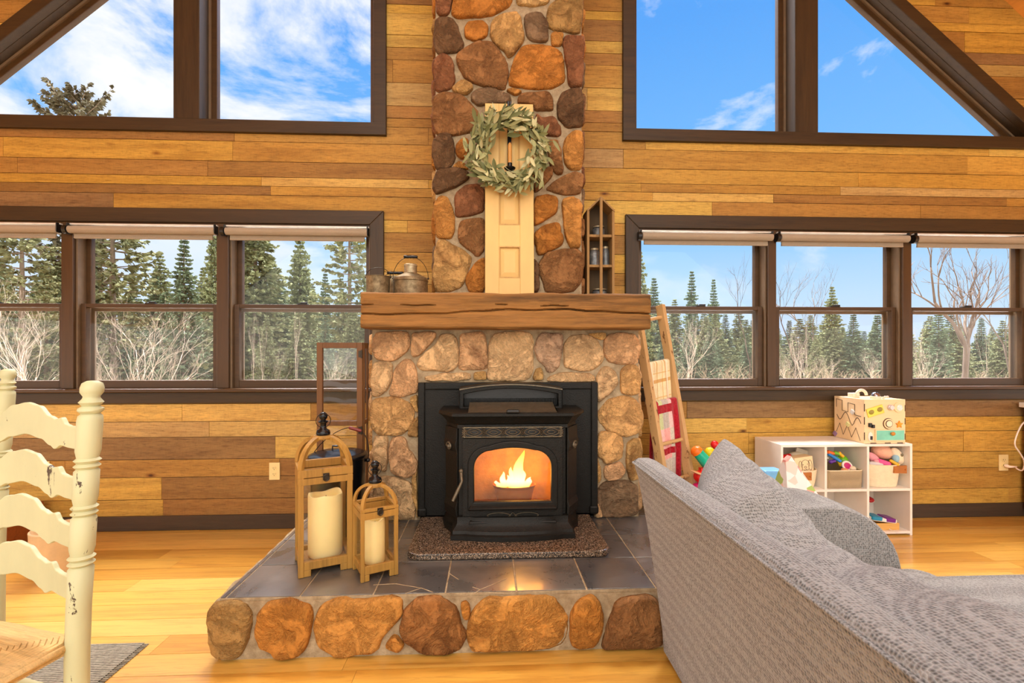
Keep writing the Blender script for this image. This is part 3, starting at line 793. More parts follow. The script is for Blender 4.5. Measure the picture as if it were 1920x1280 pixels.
# crown mouldings
b = MB()
def crown(prof):
    rings = []
    for hw, yf, cx_, cy_, z in prof: rings.append(octring(hw, yf, cx_, cy_, z))
    b.loft(rings, True, True)
crown([(.335,YF+.008,.055,.11,.815),(.335,YF+.008,.055,.11,.832),(.345,YF-.004,.06,.115,.842),(.35,YF-.008,.06,.115,.852),(.372,YF-.03,.075,.13,.874),(.382,YF-.036,.078,.133,.880),(.382,YF-.036,.078,.133,.892),(.375,YF-.03,.075,.13,.897)])
b.build('crown', M_IRON, st, smooth=30, world=True)
b = MB(); b.prism([(YF-.03,.898),(YF+.005,.898),(yh+.0,.93),(yh+.0,.905)][::1], SX-.225, SX+.225, 'yz'); lid = b.build('hopper_lid', M_IRONL, st, bevel=.006, world=True)
b = MB(); b.box(SX-.032, YF-.045, .897, SX+.032, YF-.012, .912); b.build('lid_knob', M_BLACKP, lid, bevel=.005, world=True)
# pilasters on the chamfered corners
for s in (-1, 1):
    b = MB(); cx_ = SX+s*.31; cy_ = YF+.068
    d = Vector((s*.07, .12, 0)).normalized()
    A = Vector((SX+s*.277, YF+.012, 0)); B = Vector((SX+s*.345, YF+.13, 0)); nrm = Vector((s*.12,-.07,0)).normalized()
    b.loft([[A+Vector((0,0,z))+nrm*o_, B+Vector((0,0,z))+nrm*o_, B+Vector((0,0,z))-nrm*.0, A+Vector((0,0,z))-nrm*.0] for z, o_ in ((zb,.008),(zb+.05,.016),(zb+.08,.006),(.69,.006),(.71,.014),(.735,.018),(.75,.012),(.765,.010),(.815,.008))], True, True)
    pil = b.build('pilaster', M_IRON, st, bevel=.003, world=True)
    b = MB(); M_ = (A+B)/2 + nrm*.018 + Vector((0,0,.715))
    b.tube([M_+d*(.028*cos(t_))*(1-t_/9)+Vector((0,0,.024*sin(t_)))*(1-t_/9) for t_ in [k*.5 for k in range(15)]], .006, 6)
    b.ball(M_+Vector((0,0,.0)), .012, 10, 6); b.build('scroll', M_IRONL, pil, smooth=60, world=True)
# door: frame with an arched opening
def archo(hw, zb_, zs, zc, n=24, r=.075):
    """opening: straight sides, round shoulders, slightly bowed head"""
    o = [(SX-hw,zb_),(SX+hw,zb_)]
    for i in range(9): a = i/8*pi/2; o.append((SX+hw-r+r*cos(a), zs-r+r*sin(a)))
    for i in range(1, n): x = hw-r-(2*hw-2*r)*i/n; o.append((SX+x, zs+(zc-zs)*(1-(x/(hw-r))**2)))
    for i in range(9): a = pi/2+i/8*pi/2; o.append((SX-hw+r+r*cos(a), zs-r+r*sin(a)))
    return o
yd = YF-.004
inn = archo(.194, .448, .704, .716, r=.085); out = archo(.221, .405, .724, .748, r=.10)
b = MB(); n_ = len(inn)
rect = [(SX-.252,HZ+.10),(SX+.252,HZ+.10)] + [None]*(n_-2)
def torect(p, ex=(-.232,.232,HZ+.098,.762)):
    return None
# door slab: top, bottom, sides around the moulding
pts_in = out
b.prism([(SX-.252,HZ+.098),(SX+.252,HZ+.098),(SX+.252,.405),(SX-.252,.405)], yd, YF+.02, 'xz')
L = [p for p in out if p[0] <= SX+1e-6 and p[1] > .40]; Rr = [p for p in out if p[0] >= SX-1e-6 and p[1] > .40]
zs_ = sorted(set([round(p[1],5) for p in Rr]))
Rs = sorted(Rr, key=lambda p: (-p[0], p[1])); 
prev = (SX+.221,.405)
for s in (-1, 1):
    seq = sorted([(abs(p[0]-SX), p[1]) for p in Rr], key=lambda p: (p[1], -p[0]))
    for p, q in zip(seq, seq[1:]):
        if q[1]-p[1] < 1e-5: continue
        poly = [(SX+s*p[0],p[1]),(SX+s*.252,p[1]),(SX+s*.252,q[1]),(SX+s*q[0],q[1])]
        b.prism(poly, yd, YF+.02, 'xz')
b.box(SX-.252, yd, .748, SX+.252, YF+.02, .764)
door = b.build('door', M_IRON, st, world=True)
b = MB(); ring_mesh(b, [((x-SX)*1.03+SX, z+(.004 if z > .5 else -.002)) for x, z in out], inn, yd-.012, yd+.02); b.build('door_moulding', M_IRON, door, bevel=.006, world=True)
b = MB(); b.prism(inn, yd+.012, yd+.016, 'xz'); b.build('door_glass', M_STOVEGLASS, door, world=True)
b = MB()
b.loft([[(SX-w_,yd+.01,z),(SX+w_,yd+.01,z),(SX+w_,yd-o_,z),(SX-w_,yd-o_,z)] for z, w_, o_ in ((.402,.21,.0),(.408,.22,.026),(.418,.22,.03),(.430,.213,.012),(.446,.205,.006))], True, True)
b.loft([[(SX-w_,yd+.01,z),(SX+w_,yd+.01,z),(SX+w_,yd-o_,z),(SX-w_,yd-o_,z)] for z, w_, o_ in ((HZ+.098,.22,.01),(HZ+.104,.22,.026),(HZ+.112,.217,.022),(HZ+.122,.21,.004))], True, True)
b.build('door_ledge', M_IRON, door, bevel=.002, world=True)
b = MB(); zc_ = .382; zc_ = .383
def lens(cx_, hw, hh, y, r=.0025, n=24):
    b.tube([(cx_+hw*cos(a), y, zc_+hh*sin(a)*abs(sin(a))**.3) for a in [2*pi*k/n for k in range(n)]], r, 6, True)
zc_ = .376
lens(SX-.072,.058,.014,yd-.003); lens(SX+.072,.058,.014,yd-.003)
b.tube([(SX,yd-.003,zc_+.017),(SX+.014,yd-.003,zc_),(SX,yd-.003,zc_-.017),(SX-.014,yd-.003,zc_)], .0025, 6, True)
b.build('door_ornament', M_IRONL, door, smooth=60, world=True)
# pierced grille above the door
b = MB(); zc_ = .797; gy = yd-.008
b.box(SX-.248, yd+.004, .770, SX+.248, yd+.018, .824)
gk = b.build('grille', M_BLACKP, st, world=True)
b = MB(); b.box(SX-.248, gy, .770, SX+.248, yd+.01, .775); b.box(SX-.248, gy, .819, SX+.248, yd+.01, .824); b.box(SX-.248, gy, .775, SX-.242, yd+.01, .819); b.box(SX+.242, gy, .775, SX+.248, yd+.01, .819)
for k in range(-2, 3):
    c = SX+k*.097; lens(c, .039, .019, gy, .0028); lens(c, .020, .009, gy, .0022)
    for m in (-1, 1):
        xx = c+m*.0485
        for dz in (-.012, 0, .012):
            b.tube([(xx-.012,gy,zc_+dz-.012),(xx+.012,gy,zc_+dz+.012)], .002, 5); b.tube([(xx-.012,gy,zc_+dz+.012),(xx+.012,gy,zc_+dz-.012)], .002, 5)
b.build('fretwork', M_IRONL, gk, smooth=60, world=True)
# door handle
b = MB(); H0 = q7(300,650,yd-.02); H1 = q7(305,720,yd-.035); H2 = q7(245,850,yd-.06)
b.ball(H0, .011, 10, 8); b.tube([H0+Vector((0,.02,0)), H0, H1], [.008,.008,.006], 8); b.tube([H1, (H1+H2)/2, H2], [.006,.0085,.008], 10); b.build('door_handle', M_IRONL, door, smooth=60, world=True)
# stepped base with a bowed front
b = MB()
def basering(hw, yf, z, bow, inset_):
    o = [(SX-hw,2.66,z),(SX-hw+.02,2.55,z),(SX-hw+.055,YF+.07,z),(SX-hw+.065,yf,z),(SX-hw+.13,yf,z)]
    for i in range(9): x = -(hw-.15)+(2*hw-.3)*i/8; o.append((SX+x, yf-.008-bow*(1-(x/(hw-.15))**2), z))
    o += [(SX+hw-.13,yf,z),(SX+hw-.065,yf,z),(SX+hw-.055,YF+.07,z),(SX+hw-.02,2.55,z),(SX+hw,2.66,z)]
    return o
b.loft([basering(.375,YF-.055,fz,.022,0), basering(.375,YF-.055,fz+.022,.022,0), basering(.365,YF-.045,fz+.028,.02,0), basering(.365,YF-.04,fz+.042,.02,0), basering(.352,YF-.022,fz+.058,.014,0), basering(.345,YF-.015,fz+.07,.012,0), basering(.345,YF-.012,fz+.10,.008,0)], True, True)
b.build('base', M_IRON, st, smooth=28, world=True)
# the fire
tt = NT('flame'); em = tt.n('ShaderNodeEmission'); sz = tt.n('ShaderNodeSeparateXYZ'); tc_ = tt.n('ShaderNodeTexCoord'); tt.l(tc_.outputs['Object'], sz.inputs[0])
hgt = tt.math('DIVIDE', sz.outputs[2], .15)
tt.l(tt.ramp(hgt, [(.0, (1,.55,.10,1)), (.2, (1,.86,.45,1)), (.6, (1,.70,.2,1)), (1, (1,.40,.04,1))]), em.inputs[0]); em.inputs[1].default_value = 4.0
lw = tt.n('ShaderNodeLayerWeight'); lw.inputs[0].default_value = .5
trn = tt.n('ShaderNodeBsdfTransparent'); mx_ = tt.n('ShaderNodeMixShader'); tt.l(tt.math('POWER', lw.outputs['Facing'], .8), mx_.inputs[0]); tt.l(em.outputs[0], mx_.inputs[1]); tt.l(trn.outputs[0], mx_.inputs[2]); tt.l(mx_.outputs[0], tt.out.inputs[0])
FX, FY, FZ = SX+.02, 2.565, .478
fl = MB(); rr = random.Random(9); fl.T = None
for dx, h, w_, lean in ((-.055,.07,.018,-.01),(-.032,.055,.02,.0),(-.012,.09,.022,-.006),(.012,.165,.030,.025),(.03,.075,.02,.01),(.052,.045,.022,.03),(-.075,.03,.02,-.02),(.005,.05,.06,.0)):
    rings = []; m = 14
    for i in range(m+1):
        s = i/m; r_ = w_*(sin(pi*min(1,(s*.75+.25)))**.8)*(1-s*.25)+.0006
        o_ = lean*s*s + .008*sin(s*7+dx*90)*s
        rings.append([(dx+o_+r_*cos(2*pi*k/12), r_*.6*sin(2*pi*k/12)+rr.uniform(-.0,.0), h*s) for k in range(12)])
    fl.loft(rings, True, True)
fo = fl.build('fire', tt.mat, None, smooth=180); fo.location = (FX, FY, FZ); fo.scale = (1.1,1,1.2)
tag(fo, 'bright yellow flames burning behind the arched glass of the black stove', 'fire')
for lx, ly, lz, e in ((FX, FY-.03, FZ+.10, 4.2), (FX+.10, FY, FZ+.06, 1.2)):
    l = bpy.data.lights.new('firelight', 'POINT'); l.energy = e; l.color = (1,.48,.10); l.shadow_soft_size = .05
    o = bpy.data.objects.new('firelight', l); COL.objects.link(o); o.location = (lx, ly, lz)
# ================================================================ things on the mantel
MZ = 1.5205
dpn = thing('door_panel', 'tall narrow cream panelled door leaning on the chimney above the mantel', 'door panel', (.118, 2.80, MZ))
# local frame: x right, z up along the panel, front -y; leaned back
b = MB(); hw, H = .1435, 1.165; T_ = .028; LEAN = Matrix.Rotation(radians(-3.2), 4, 'X'); b.T = LEAN
P1 = (-.062,.062,.09,.27); P2 = (-.062,.062,.40,.86)
b.box(-hw,0,0,-.062,T_,H); b.box(.062,0,0,hw,T_,H)
for z0, z1 in ((0,.115),(.30,.43),(1.06,H)): b.box(-.062,0,z0,.062,T_,z1)
b.build('stiles', M_DOOR, dpn, bevel=.002)
for z0, z1 in ((.115,.30),(.43,1.06)):
    b = MB(); b.T = LEAN
    b.loft([[(-.062,.012,z0),(.062,.012,z0),(.062,.012,z1),(-.062,.012,z1)],[(-.056,.012,z0+.006),(.056,.012,z0+.006),(.056,.012,z1-.006),(-.056,.012,z1-.006)],[(-.032,.004,z0+.032),(.032,.004,z0+.032),(.032,.004,z1-.032),(-.032,.004,z1-.032)]], True, True)
    b.build('raised_panel', M_DOOR, dpn)
    b = MB(); b.T = LEAN
    ring_mesh(b, [(-.0635,z0-.0015),(.0635,z0-.0015),(.0635,z1+.0015),(-.0635,z1+.0015)], [(-.057,z0+.005),(.057,z0+.005),(.057,z1-.005),(-.057,z1-.005)], -.0015, .013)
    b.build('moulding', wood('panel moulding', (190,150,84), 'z', .5, .3), dpn)
b = MB(); b.T = LEAN; b.box(-hw-.004,.004,.30-.06,-hw+.001,T_-.004,.30-.0); b.build('hinge', M_WIRE, dpn)
# candle sconce hung on it
DC = Vector((.118, 2.80, MZ))
sc_ = thing('candle_sconce', 'black iron candle sconce hung inside the leafy wreath', 'sconce', (.118, 2.84, 2.345))
b = MB(); b.box(-.012,-.004,-.14,.012,.0,.34); b.T = None
b.build('back_strap', M_BLACK, sc_, bevel=.002)
b = MB(); b.tube([(0,-.004,.315),(0,-.02,.33),(0,-.03,.315),(.004,-.026,.30)], .003, 8); b.build('hook', M_WIRE, sc_, smooth=60)
b = MB(); b.tube([(0,-.003,-.13),(0,-.03,-.155),(0,-.06,-.14),(0,-.06,-.10)], .004, 8)
b.lathe([(.008,-.10),(.03,-.085),(.034,-.078),(.03,-.076),(.014,-.074),(.014,-.05),(.001,-.05)], (0,-.06,0), 20); b.build('candle_cup', M_BLACK, sc_, smooth=50)
tp = MB(); tp.lathe([(.0115,0),(.0115,.10),(.009,.112),(.004,.118),(.001,.12)], (0,0,0), 16)
cd = thing('taper_candle', 'tan taper candle standing in the black sconce within the wreath', 'candle', (.118, 2.78, 2.295))
tp.build('wax', plain('tan wax', (196,140,66), .5), cd, smooth=50); tp = MB(); tp.tube([(0,0,.118),(.001,0,.126)], .0012, 6); tp.build('wick', M_BLACKP, cd)
# wreath
WC = Vector((.112, 2.795, 2.362)); wr = thing('wreath', 'round wreath of pale sage green leaves hanging on the cream panel', 'wreath', WC)
b = MB(); rr = random.Random(12)
for k in range(4):
    ph = rr.random()*6; b.tube([((.18+.012*sin(5*a+ph))*cos(a), .012*sin(4*a+ph), (.18+.012*sin(5*a+ph))*sin(a)) for a in [2*pi*i/60 for i in range(60)]], .004, 5, True)
b.tube([((.15)*cos(a), 0.0, -.02+(.2)*sin(a)) for a in [-2.0+ i*.08 for i in range(12)]], .003, 5)
b.build('twig_ring', wood('twig', (120,96,60), 'x', .8), wr, smooth=60)
def leaf(mb, p, d, up, L, W_, curl, col):
    s = d.cross(up).normalized(); u = s.cross(d).normalized(); vs = []; m = 6
    for i in range(m+1):
        t_ = i/m; w_ = W_*sin(pi*min(.999, t_*.86+.09))**.9*(1 if i < m else 0.05)
        c_ = p + d*(L*t_) + u*(curl*L*(t_*t_))
        vs += [c_ - s*w_ + u*w_*.35, c_, c_ + s*w_ + u*w_*.35]
    fs = []
    for i in range(m):
        a = i*3; fs += [(a,a+1,a+4,a+3),(a+1,a+2,a+5,a+4)]
    mb.smooth = True; mb.add(vs, fs, col)
LC = [lin(c) for c in [(158,158,108),(128,130,82),(204,200,152),(98,102,60),(148,148,100)]]
b = MB()
for k in range(560):
    a = rr.random()*2*pi
    if abs(a-4.7) < .10 and rr.random() < .5: continue
    q = .18 + rr.gauss(0,.026); p = Vector((q*cos(a), rr.uniform(-.05,.012), q*sin(a)))
    tang = Vector((-sin(a),0,cos(a)))*(1 if rr.random() < .8 else -1); rad = Vector((cos(a),0,sin(a)))
    d = (tang*rr.uniform(.4,1.0)*(-1) + rad*rr.uniform(-.65,.95) + Vector((0,rr.uniform(-.6,.1),0))).normalized()
    up = Vector((rr.uniform(-.6,.6),-1,rr.uniform(-.6,.6))).normalized()
    c = rr.choice(LC); kk = rr.uniform(.8,1.12)
    leaf(b, p, d, up, rr.uniform(.045,.095), rr.uniform(.007,.0135), rr.uniform(-.5,.3), (c[0]*kk,c[1]*kk,c[2]*kk,1))
t_ = NT('sage leaves'); at = t_.n('ShaderNodeAttribute', attribute_name='tone'); t_.done(at.outputs['Color'], .6, 0, None, .3)
b.build('leaves', t_.mat, wr)

# metal cans and pails, left of the chimney
def can(name, label, cat, loc, r, h, mat, neck=None, bail=None, grip=None, flare=1.0, rib=True, rotz=0):
    t_ = thing(name, label, cat, loc, rotz); b = MB()
    if neck:
        b.lathe([(.001,0),(r*.985,0),(r,.004),(r,h*.62),(r*1.03,h*.64),(r*1.04,h*.67),(r*1.02,h*.70),(r*1.01,h*.76),(r*.96,h*.80),(neck*1.1,h*1.0),(neck*1.02,h*1.01),(.001,h*1.01)], (0,0,0), 32)
    else:
        b.lathe([(.001,0),(r*.9*flare,0),(r*.92*flare,.005),(r*.98,h*.9),(r*1.0,h*.97),(r*1.05,h*.98),(r*1.05,h),(r*.99,h),(r*.96,h*.9),(r*.86,.012),(.001,.010)], (0,0,0), 32)
    b.build('body', mat, t_, smooth=40)
    if neck:
        b = MB(); b.lathe([(.001,h*1.0),(neck,h*1.0),(neck,h*1.28),(neck*1.05,h*1.29),(neck*1.05,h*1.36),(neck*.95,h*1.385),(.001,h*1.385)], (0,0,0), 24); b.build('cap', M_TINL, t_, smooth=40)
    if bail:
        b = MB(); zb_ = h*(.78 if neck else .97)
        if bail > 0: b.tube([(r*1.03*cos(a), 0, zb_+bail*sin(a)) for a in [pi*i/24 for i in range(25)]], .0018, 6)
        else: b.tube([(r*1.03*cos(a), -bail*.6*sin(a)*-1*-1, zb_-bail*sin(a)*.35) for a in [pi*i/24 for i in range(25)]], .0018, 6)
        for s in (-1,1): b.ball((s*r*1.03,0,zb_), .006, 8, 6)
        hb = b.build('bail', M_WIRE, t_, smooth=60)
        if grip:
            b = MB(); zt_ = zb_+bail; b.lathe([(.006,-grip/2),(.009,-grip/2+.004),(.009,-.012),(.0075,-.008),(.0095,0),(.0075,.008),(.009,.012),(.009,grip/2-.004),(.006,grip/2)], (0,0,0), 14)
            b.v = [Vector((p.z, p.y, zt_+p.x)) for p in b.v]; b.build('grip', M_BLACK, hb, smooth=50)
    return t_
can('milk_can', 'squat grey tin can with short neck and raised wire handle beside the chimney', 'can', (-.455, 2.80, MZ), .098, .135, M_TIN, .036, .125, .08)
can('tin_pail', 'small rusty tin pail at the left end of the mantel', 'pail', (-.632, 2.76, MZ), .068, .108, M_TIN, None, .055)
can('lidded_pail', 'dark pail half hidden between the milk can and the rusty pail', 'pail', (-.572, 2.95, MZ), .066, .135, M_TINL, None, .03, .1)
# narrow peaked wall shelf, right of the chimney
cg = thing('peaked_shelf', 'narrow grey barn wood shelf cage with peaked top holding tin jars on the mantel', 'shelf', (.70, 2.99, MZ))
b = MB(); W2 = .088; D2 = .125; HT = .60
b.box(-W2, 0, 0, -W2+.016, D2, HT-.03); b.box(W2-.016, 0, 0, W2, D2, HT-.03)
b.build('side_board', M_GREYW, cg, bevel=.002)
b = MB(); b.prism([(-W2,0),(W2,0),(W2,HT-.03),(0,HT+.045),(-W2,HT-.03)], D2, D2+.01, 'xz'); b.build('back_board', wood('dark barn wood', (84,66,44), 'z', .8, .3), cg)
for s in (-1,1):
    b = MB(); b.prism([(0,HT+.045),(s*W2,HT-.04),(s*W2,HT-.025),(0,HT+.06)], -.004, D2+.01, 'xz'); b.build('roof_board', M_GREYW, cg, bevel=.001)
for z in (.004,.215,.405):
    b = MB(); b.box(-W2+.016,.006,z,W2-.016,D2,z+.016); b.build('shelf', M_GREYW, cg, bevel=.001)
b = MB(); b.box(-.009,-.012,0,.009,0,HT+.05); b.build('front_slat', M_GREYW, cg, bevel=.002)
JM = m_rust('grey tin jar', (70,72,74), (104,106,106), (140,142,140), .4, .5)
def jar(loc, r, h, label, neck=.7):
    t_ = thing('jar', label, 'jar', loc); b = MB(); b.lathe([(.001,0),(r,0),(r*1.02,h*.05),(r*1.02,h*.7),(r*.8,h*.86),(r*neck,h*.9),(.001,h*.9)], (0,0,0), 24); b.build('body', JM, t_, smooth=40)
    b = MB(); b.lathe([(.001,h*.9),(r*neck*1.08,h*.9),(r*neck*1.08,h),(.001,h*1.01)], (0,0,0), 20); b.build('lid', M_TINL, t_, smooth=40)
jar((.70,3.055,MZ+.4215), .038, .062, 'short grey jar on the top tier of the peaked shelf', .9)
jar((.672,3.05,MZ+.2315), .036, .11, 'tall dark jar on the left of the middle tier of the peaked shelf')
jar((.745,3.06,MZ+.2315), .026, .125, 'slim bluish jar on the right of the middle tier of the peaked shelf')
jar((.705,3.05,MZ+.0205), .045, .062, 'squat tin pot on the bottom tier of the peaked shelf', .95)
# ================================================================ left side: lanterns, screen, bucket, chairs
def lantern(label, loc, rz, w, hb, harch, hfin):
    t_ = thing('lantern', label, 'lantern', loc, rz); h = w/2; p = w*.1; s = h-p/2
    b = MB()
    for x in (-1,1):
        for y in (-1,1): b.box(x*s-p/2, y*s-p/2, 0, x*s+p/2, y*s+p/2, hb)
    b.build('posts', M_LANT, t_, bevel=.002)
    b = MB(); z0, z1 = .028, .05
    b.box(-h+p, -h+.002, z0, h-p, -h+p, z1+.012); b.box(-h+p, h-p, z0, h-p, h-.002, z1+.012); b.box(-h+.002, -h+p, z0, -h+p, h-p, z1+.012); b.box(h-p, -h+p, z0, h-.002, h-p, z1+.012)
    b.box(-h+p, -h+p, z0, h-p, h-p, z1-.006)
    for x in (-1,1):
        for y in (-1,1):
            b.box(x*(h-p), y*(h-.002)-.0, .0, x*(h-p-w*.13), y*(h-p*.9), z0)
    b.build('base', M_LANT, t_, bevel=.002)
    lt = MB(); zl = hb*.865
    for a0, a1 in ((zl, zl+.028),(zl+.031, hb+.004)):
        for sg in (-1,1):
            lt.box(-h-.001, sg*(h+.001), a0, h+.001, sg*(h-p*.9), a1); lt.box(sg*(h+.001), -h+p*.9, a0, sg*(h-p*.9), h-p*.9, a1)
    lid = lt.build('lid', M_LANT, t_, bevel=.0015)
    b = MB(); N = 12
    for x in (-1,1):
        for y in (-1,1):
            A = []
            for i in range(N+1):
                a = i/N*pi/2; q = cos(a)*(1-.16)+.16; A.append((Vector((x*s*q, y*s*q, hb+harch*sin(a)))))
            tv = Vector((x,y,0)).normalized(); sd = Vector((-tv.y,tv.x,0)); rings = []
            for i, c in enumerate(A):
                a = i/N*pi/2; nrm = (tv*cos(a)*harch + Vector((0,0,1))*sin(a)*h*1.2).normalized(); ww = p*.5; dd = p*.38
                rings.append([c-sd*ww-nrm*dd, c+sd*ww-nrm*dd, c+sd*ww+nrm*dd, c-sd*ww+nrm*dd])
            b.loft(rings, True, True)
    b.build('arched_rib', M_LANT, lid, bevel=.001)
    zt_ = hb+harch; b = MB(); b.lathe([(.001,zt_-.006),(h*.40,zt_-.006),(h*.42,zt_),(h*.36,zt_+.010),(.001,zt_+.012)], (0,0,0), 24); b.build('top_plate', M_LANT, lid, smooth=40)
    b = MB(); k = hfin/.10; z = zt_+.010
    b.lathe([(.001,z),(.028*k,z),(.030*k,z+.008*k),(.027*k,z+.020*k),(.016*k,z+.026*k),(.012*k,z+.036*k),(.013*k,z+.05*k),(.020*k,z+.056*k),(.020*k,z+.060*k),(.011*k,z+.064*k),(.011*k,z+.067*k),(.017*k,z+.074*k),(.0185*k,z+.083*k),(.016*k,z+.091*k),(.008*k,z+.098*k),(.001,z+.10*k)], (0,0,0), 24)
    fn = b.build('finial', M_BLACK, t_, smooth=50)
    b = MB(); b.tube([(.030*k*cos(a), 0, z+.062*k+.030*k*sin(a)) for a in [2*pi*i/32 for i in range(32)]], .0016*k, 6, True); b.build('ring', M_WIRE, fn, smooth=60)
    b = MB()
    for sg in (-1,1):
        b.box(-h+p, sg*s-.001, z1+.012, h-p, sg*s+.001, zl); b.box(sg*s-.001, -h+p, z1+.012, sg*s+.001, h-p, zl)
    b.build('glass', M_GLASSD, t_)
    b = MB(); zc_ = zl+.030; b.box(-.012*k,-h-.006,zc_-.014*k,.012*k,-h-.001,zc_+.014*k)
    b.tube([(.011*k*cos(a), -h-.009, zc_-.004+.013*k*sin(a)) for a in [2*pi*i/20 for i in range(20)]], .0025*k, 6, True); b.build('latch', M_WIRE, t_, smooth=50)
    return t_
HT0 = HZ+.001
lc = Vector((-.7536, 2.217, HT0)); a1_ = math.atan2(2.164-2.073, .198)
lantern('taller golden wood lantern with glass sides and black finial on the hearth', lc, a1_, .222, .452, .122, .104)
sc2 = Vector((-.4996, 2.125, HT0)); a2_ = math.atan2(.071, .134)
lantern('smaller golden wood lantern with glass sides beside the taller one', sc2, a2_, .158, .298, .082, .096)
def candle(label, loc, r, h, dip, seed):
    t_ = thing('pillar_candle', label, 'candle', loc); b = MB(); n = 40; rings = []
    def top(a): return dip*noise.noise(Vector((cos(a)*.9, sin(a)*.9, seed)))
    for q, z in ((.98,0),(1,.006),(1,.5),(1,.93)):
        rings.append([(r*q*cos(a), r*q*sin(a), (h*z if z < .9 else h-.008+top(a))) for a in [2*pi*i/n for i in range(n)]])
    for q, d in ((.97,0),(.90,.0),(.80,-.008),(.72,-.03),(.4,-.036),(.02,-.036)):
        rings.append([(r*q*cos(a), r*q*sin(a), h+top(a)*(1 if q > .75 else .3)+d) for a in [2*pi*i/n for i in range(n)]])
    b.loft(rings, True, True); b.build('wax', M_CANDLE, t_, smooth=55)
    b = MB(); b.tube([(0,0,h-.037),(.001,.001,h-.02),(.003,0,h-.012)], .0016, 6); b.build('wick', M_BLACKP, t_)
candle('thick ivory pillar candle with wavy rim inside the taller lantern', lc+Vector((.008,.005,.0455)), .074, .275, .022, 3.3)
candle('thinner ivory pillar candle inside the smaller lantern', sc2+Vector((-.004,.004,.0455)), .045, .185, .016, 8.1)

# glazed folding screen
fs_ = thing('folding_screen', 'brown wood framed glass folding screen standing left of the fireplace', 'screen', (-.81, 2.66, HT0))
ya = 2.66; xa, xb = -.936, -.692; zt3 = 1.252; z0_ = HT0
def leaf_frame(nm, x0, x1, y, mats):
    b = MB(); d = .011; s = .030
    b.box(x0,y-d,z0_,x0+s,y+d,zt3); b.box(x1-s,y-d,z0_,x1,y+d,zt3)
    for a, c in ((z0_+.03,z0_+.06),(.800,.826),(zt3-.030,zt3)): b.box(x0+s,y-d,a,x1-s,y+d,c)
    f_ = b.build(nm, M_SCREENW, fs_, bevel=.002, world=True)
    for a, c in ((z0_+.06,.800),(.826,zt3-.03)):
        b = MB(); b.box(x0+s-.002,y-.0015,a-.002,x1-s+.002,y+.0015,c+.002); b.build('pane', M_GLASSD, f_, world=True)
leaf_frame('front_leaf', xa, xb, ya, 0)
b = MB()
for yy in (ya+.014, ya+.085): b.box(xb-.004, yy, z0_, xb+.004, yy+.022, zt3)
for a, c in ((z0_+.03,z0_+.06),(.80,.826),(zt3-.03,zt3)): b.box(xb-.004, ya+.036, a, xb+.004, ya+.085, c)
b.build('side_leaf', M_SCREENW, fs_, bevel=.002, world=True)
for z in (1.19, .775, .45):
    b = MB(); b.tube([(xb-.003,ya-.012,z-.022),(xb-.003,ya-.012,z+.022)], .005, 8); b.box(xb-.02,ya-.0135,z-.018,xb-.004,ya-.011,z+.018); b.build('hinge', M_WIRE, fs_, smooth=50, world=True)

# ash bucket
bk_ = Vector((-.775, 2.502, HT0)); ab = thing('ash_bucket', 'black lidded metal ash bucket with wire handle behind the taller lantern', 'bucket', bk_)
b = MB(); b.lathe([(.001,0),(.118,0),(.121,.006),(.137,.41),(.139,.42),(.001,.42)], (0,0,0), 40); b.build('body', M_BLACK, ab, smooth=40)
b = MB(); b.lathe([(.001,.42),(.144,.42),(.147,.425),(.146,.436),(.135,.442),(.12,.446),(.10,.444),(.06,.456),(.001,.462)], (0,0,0), 40); b.tube([(-.03,0,.455),(-.028,0,.478),(.028,0,.478),(.03,0,.455)], .005, 8); b.build('lid', M_BLACK, ab, smooth=40)
b = MB(); pts = []
for i in range(25):
    a = pi*i/24; pts.append((-.147*cos(a)+.03*sin(a), .02+.0*sin(a), .40+.165*sin(a)+.02*sin(2*a)*-1))
b.tube(pts, .0022, 6)
for sg in (-1,1): b.ball((sg*.145,.02,.40), .012, 10, 8)
hb_ = b.build('wire_handle', M_BLACKP, ab, smooth=60)
b = MB(); g0, g1 = Vector(pts[13]), Vector(pts[17]); b.tube([g0, g0+(g1-g0)*.1, (g0+g1)/2, g0+(g1-g0)*.9, g1], [.006,.009,.0085,.009,.006], 12); b.build('grip', plain('dark red wood grip', (120,44,36), .4), hb_, smooth=50)

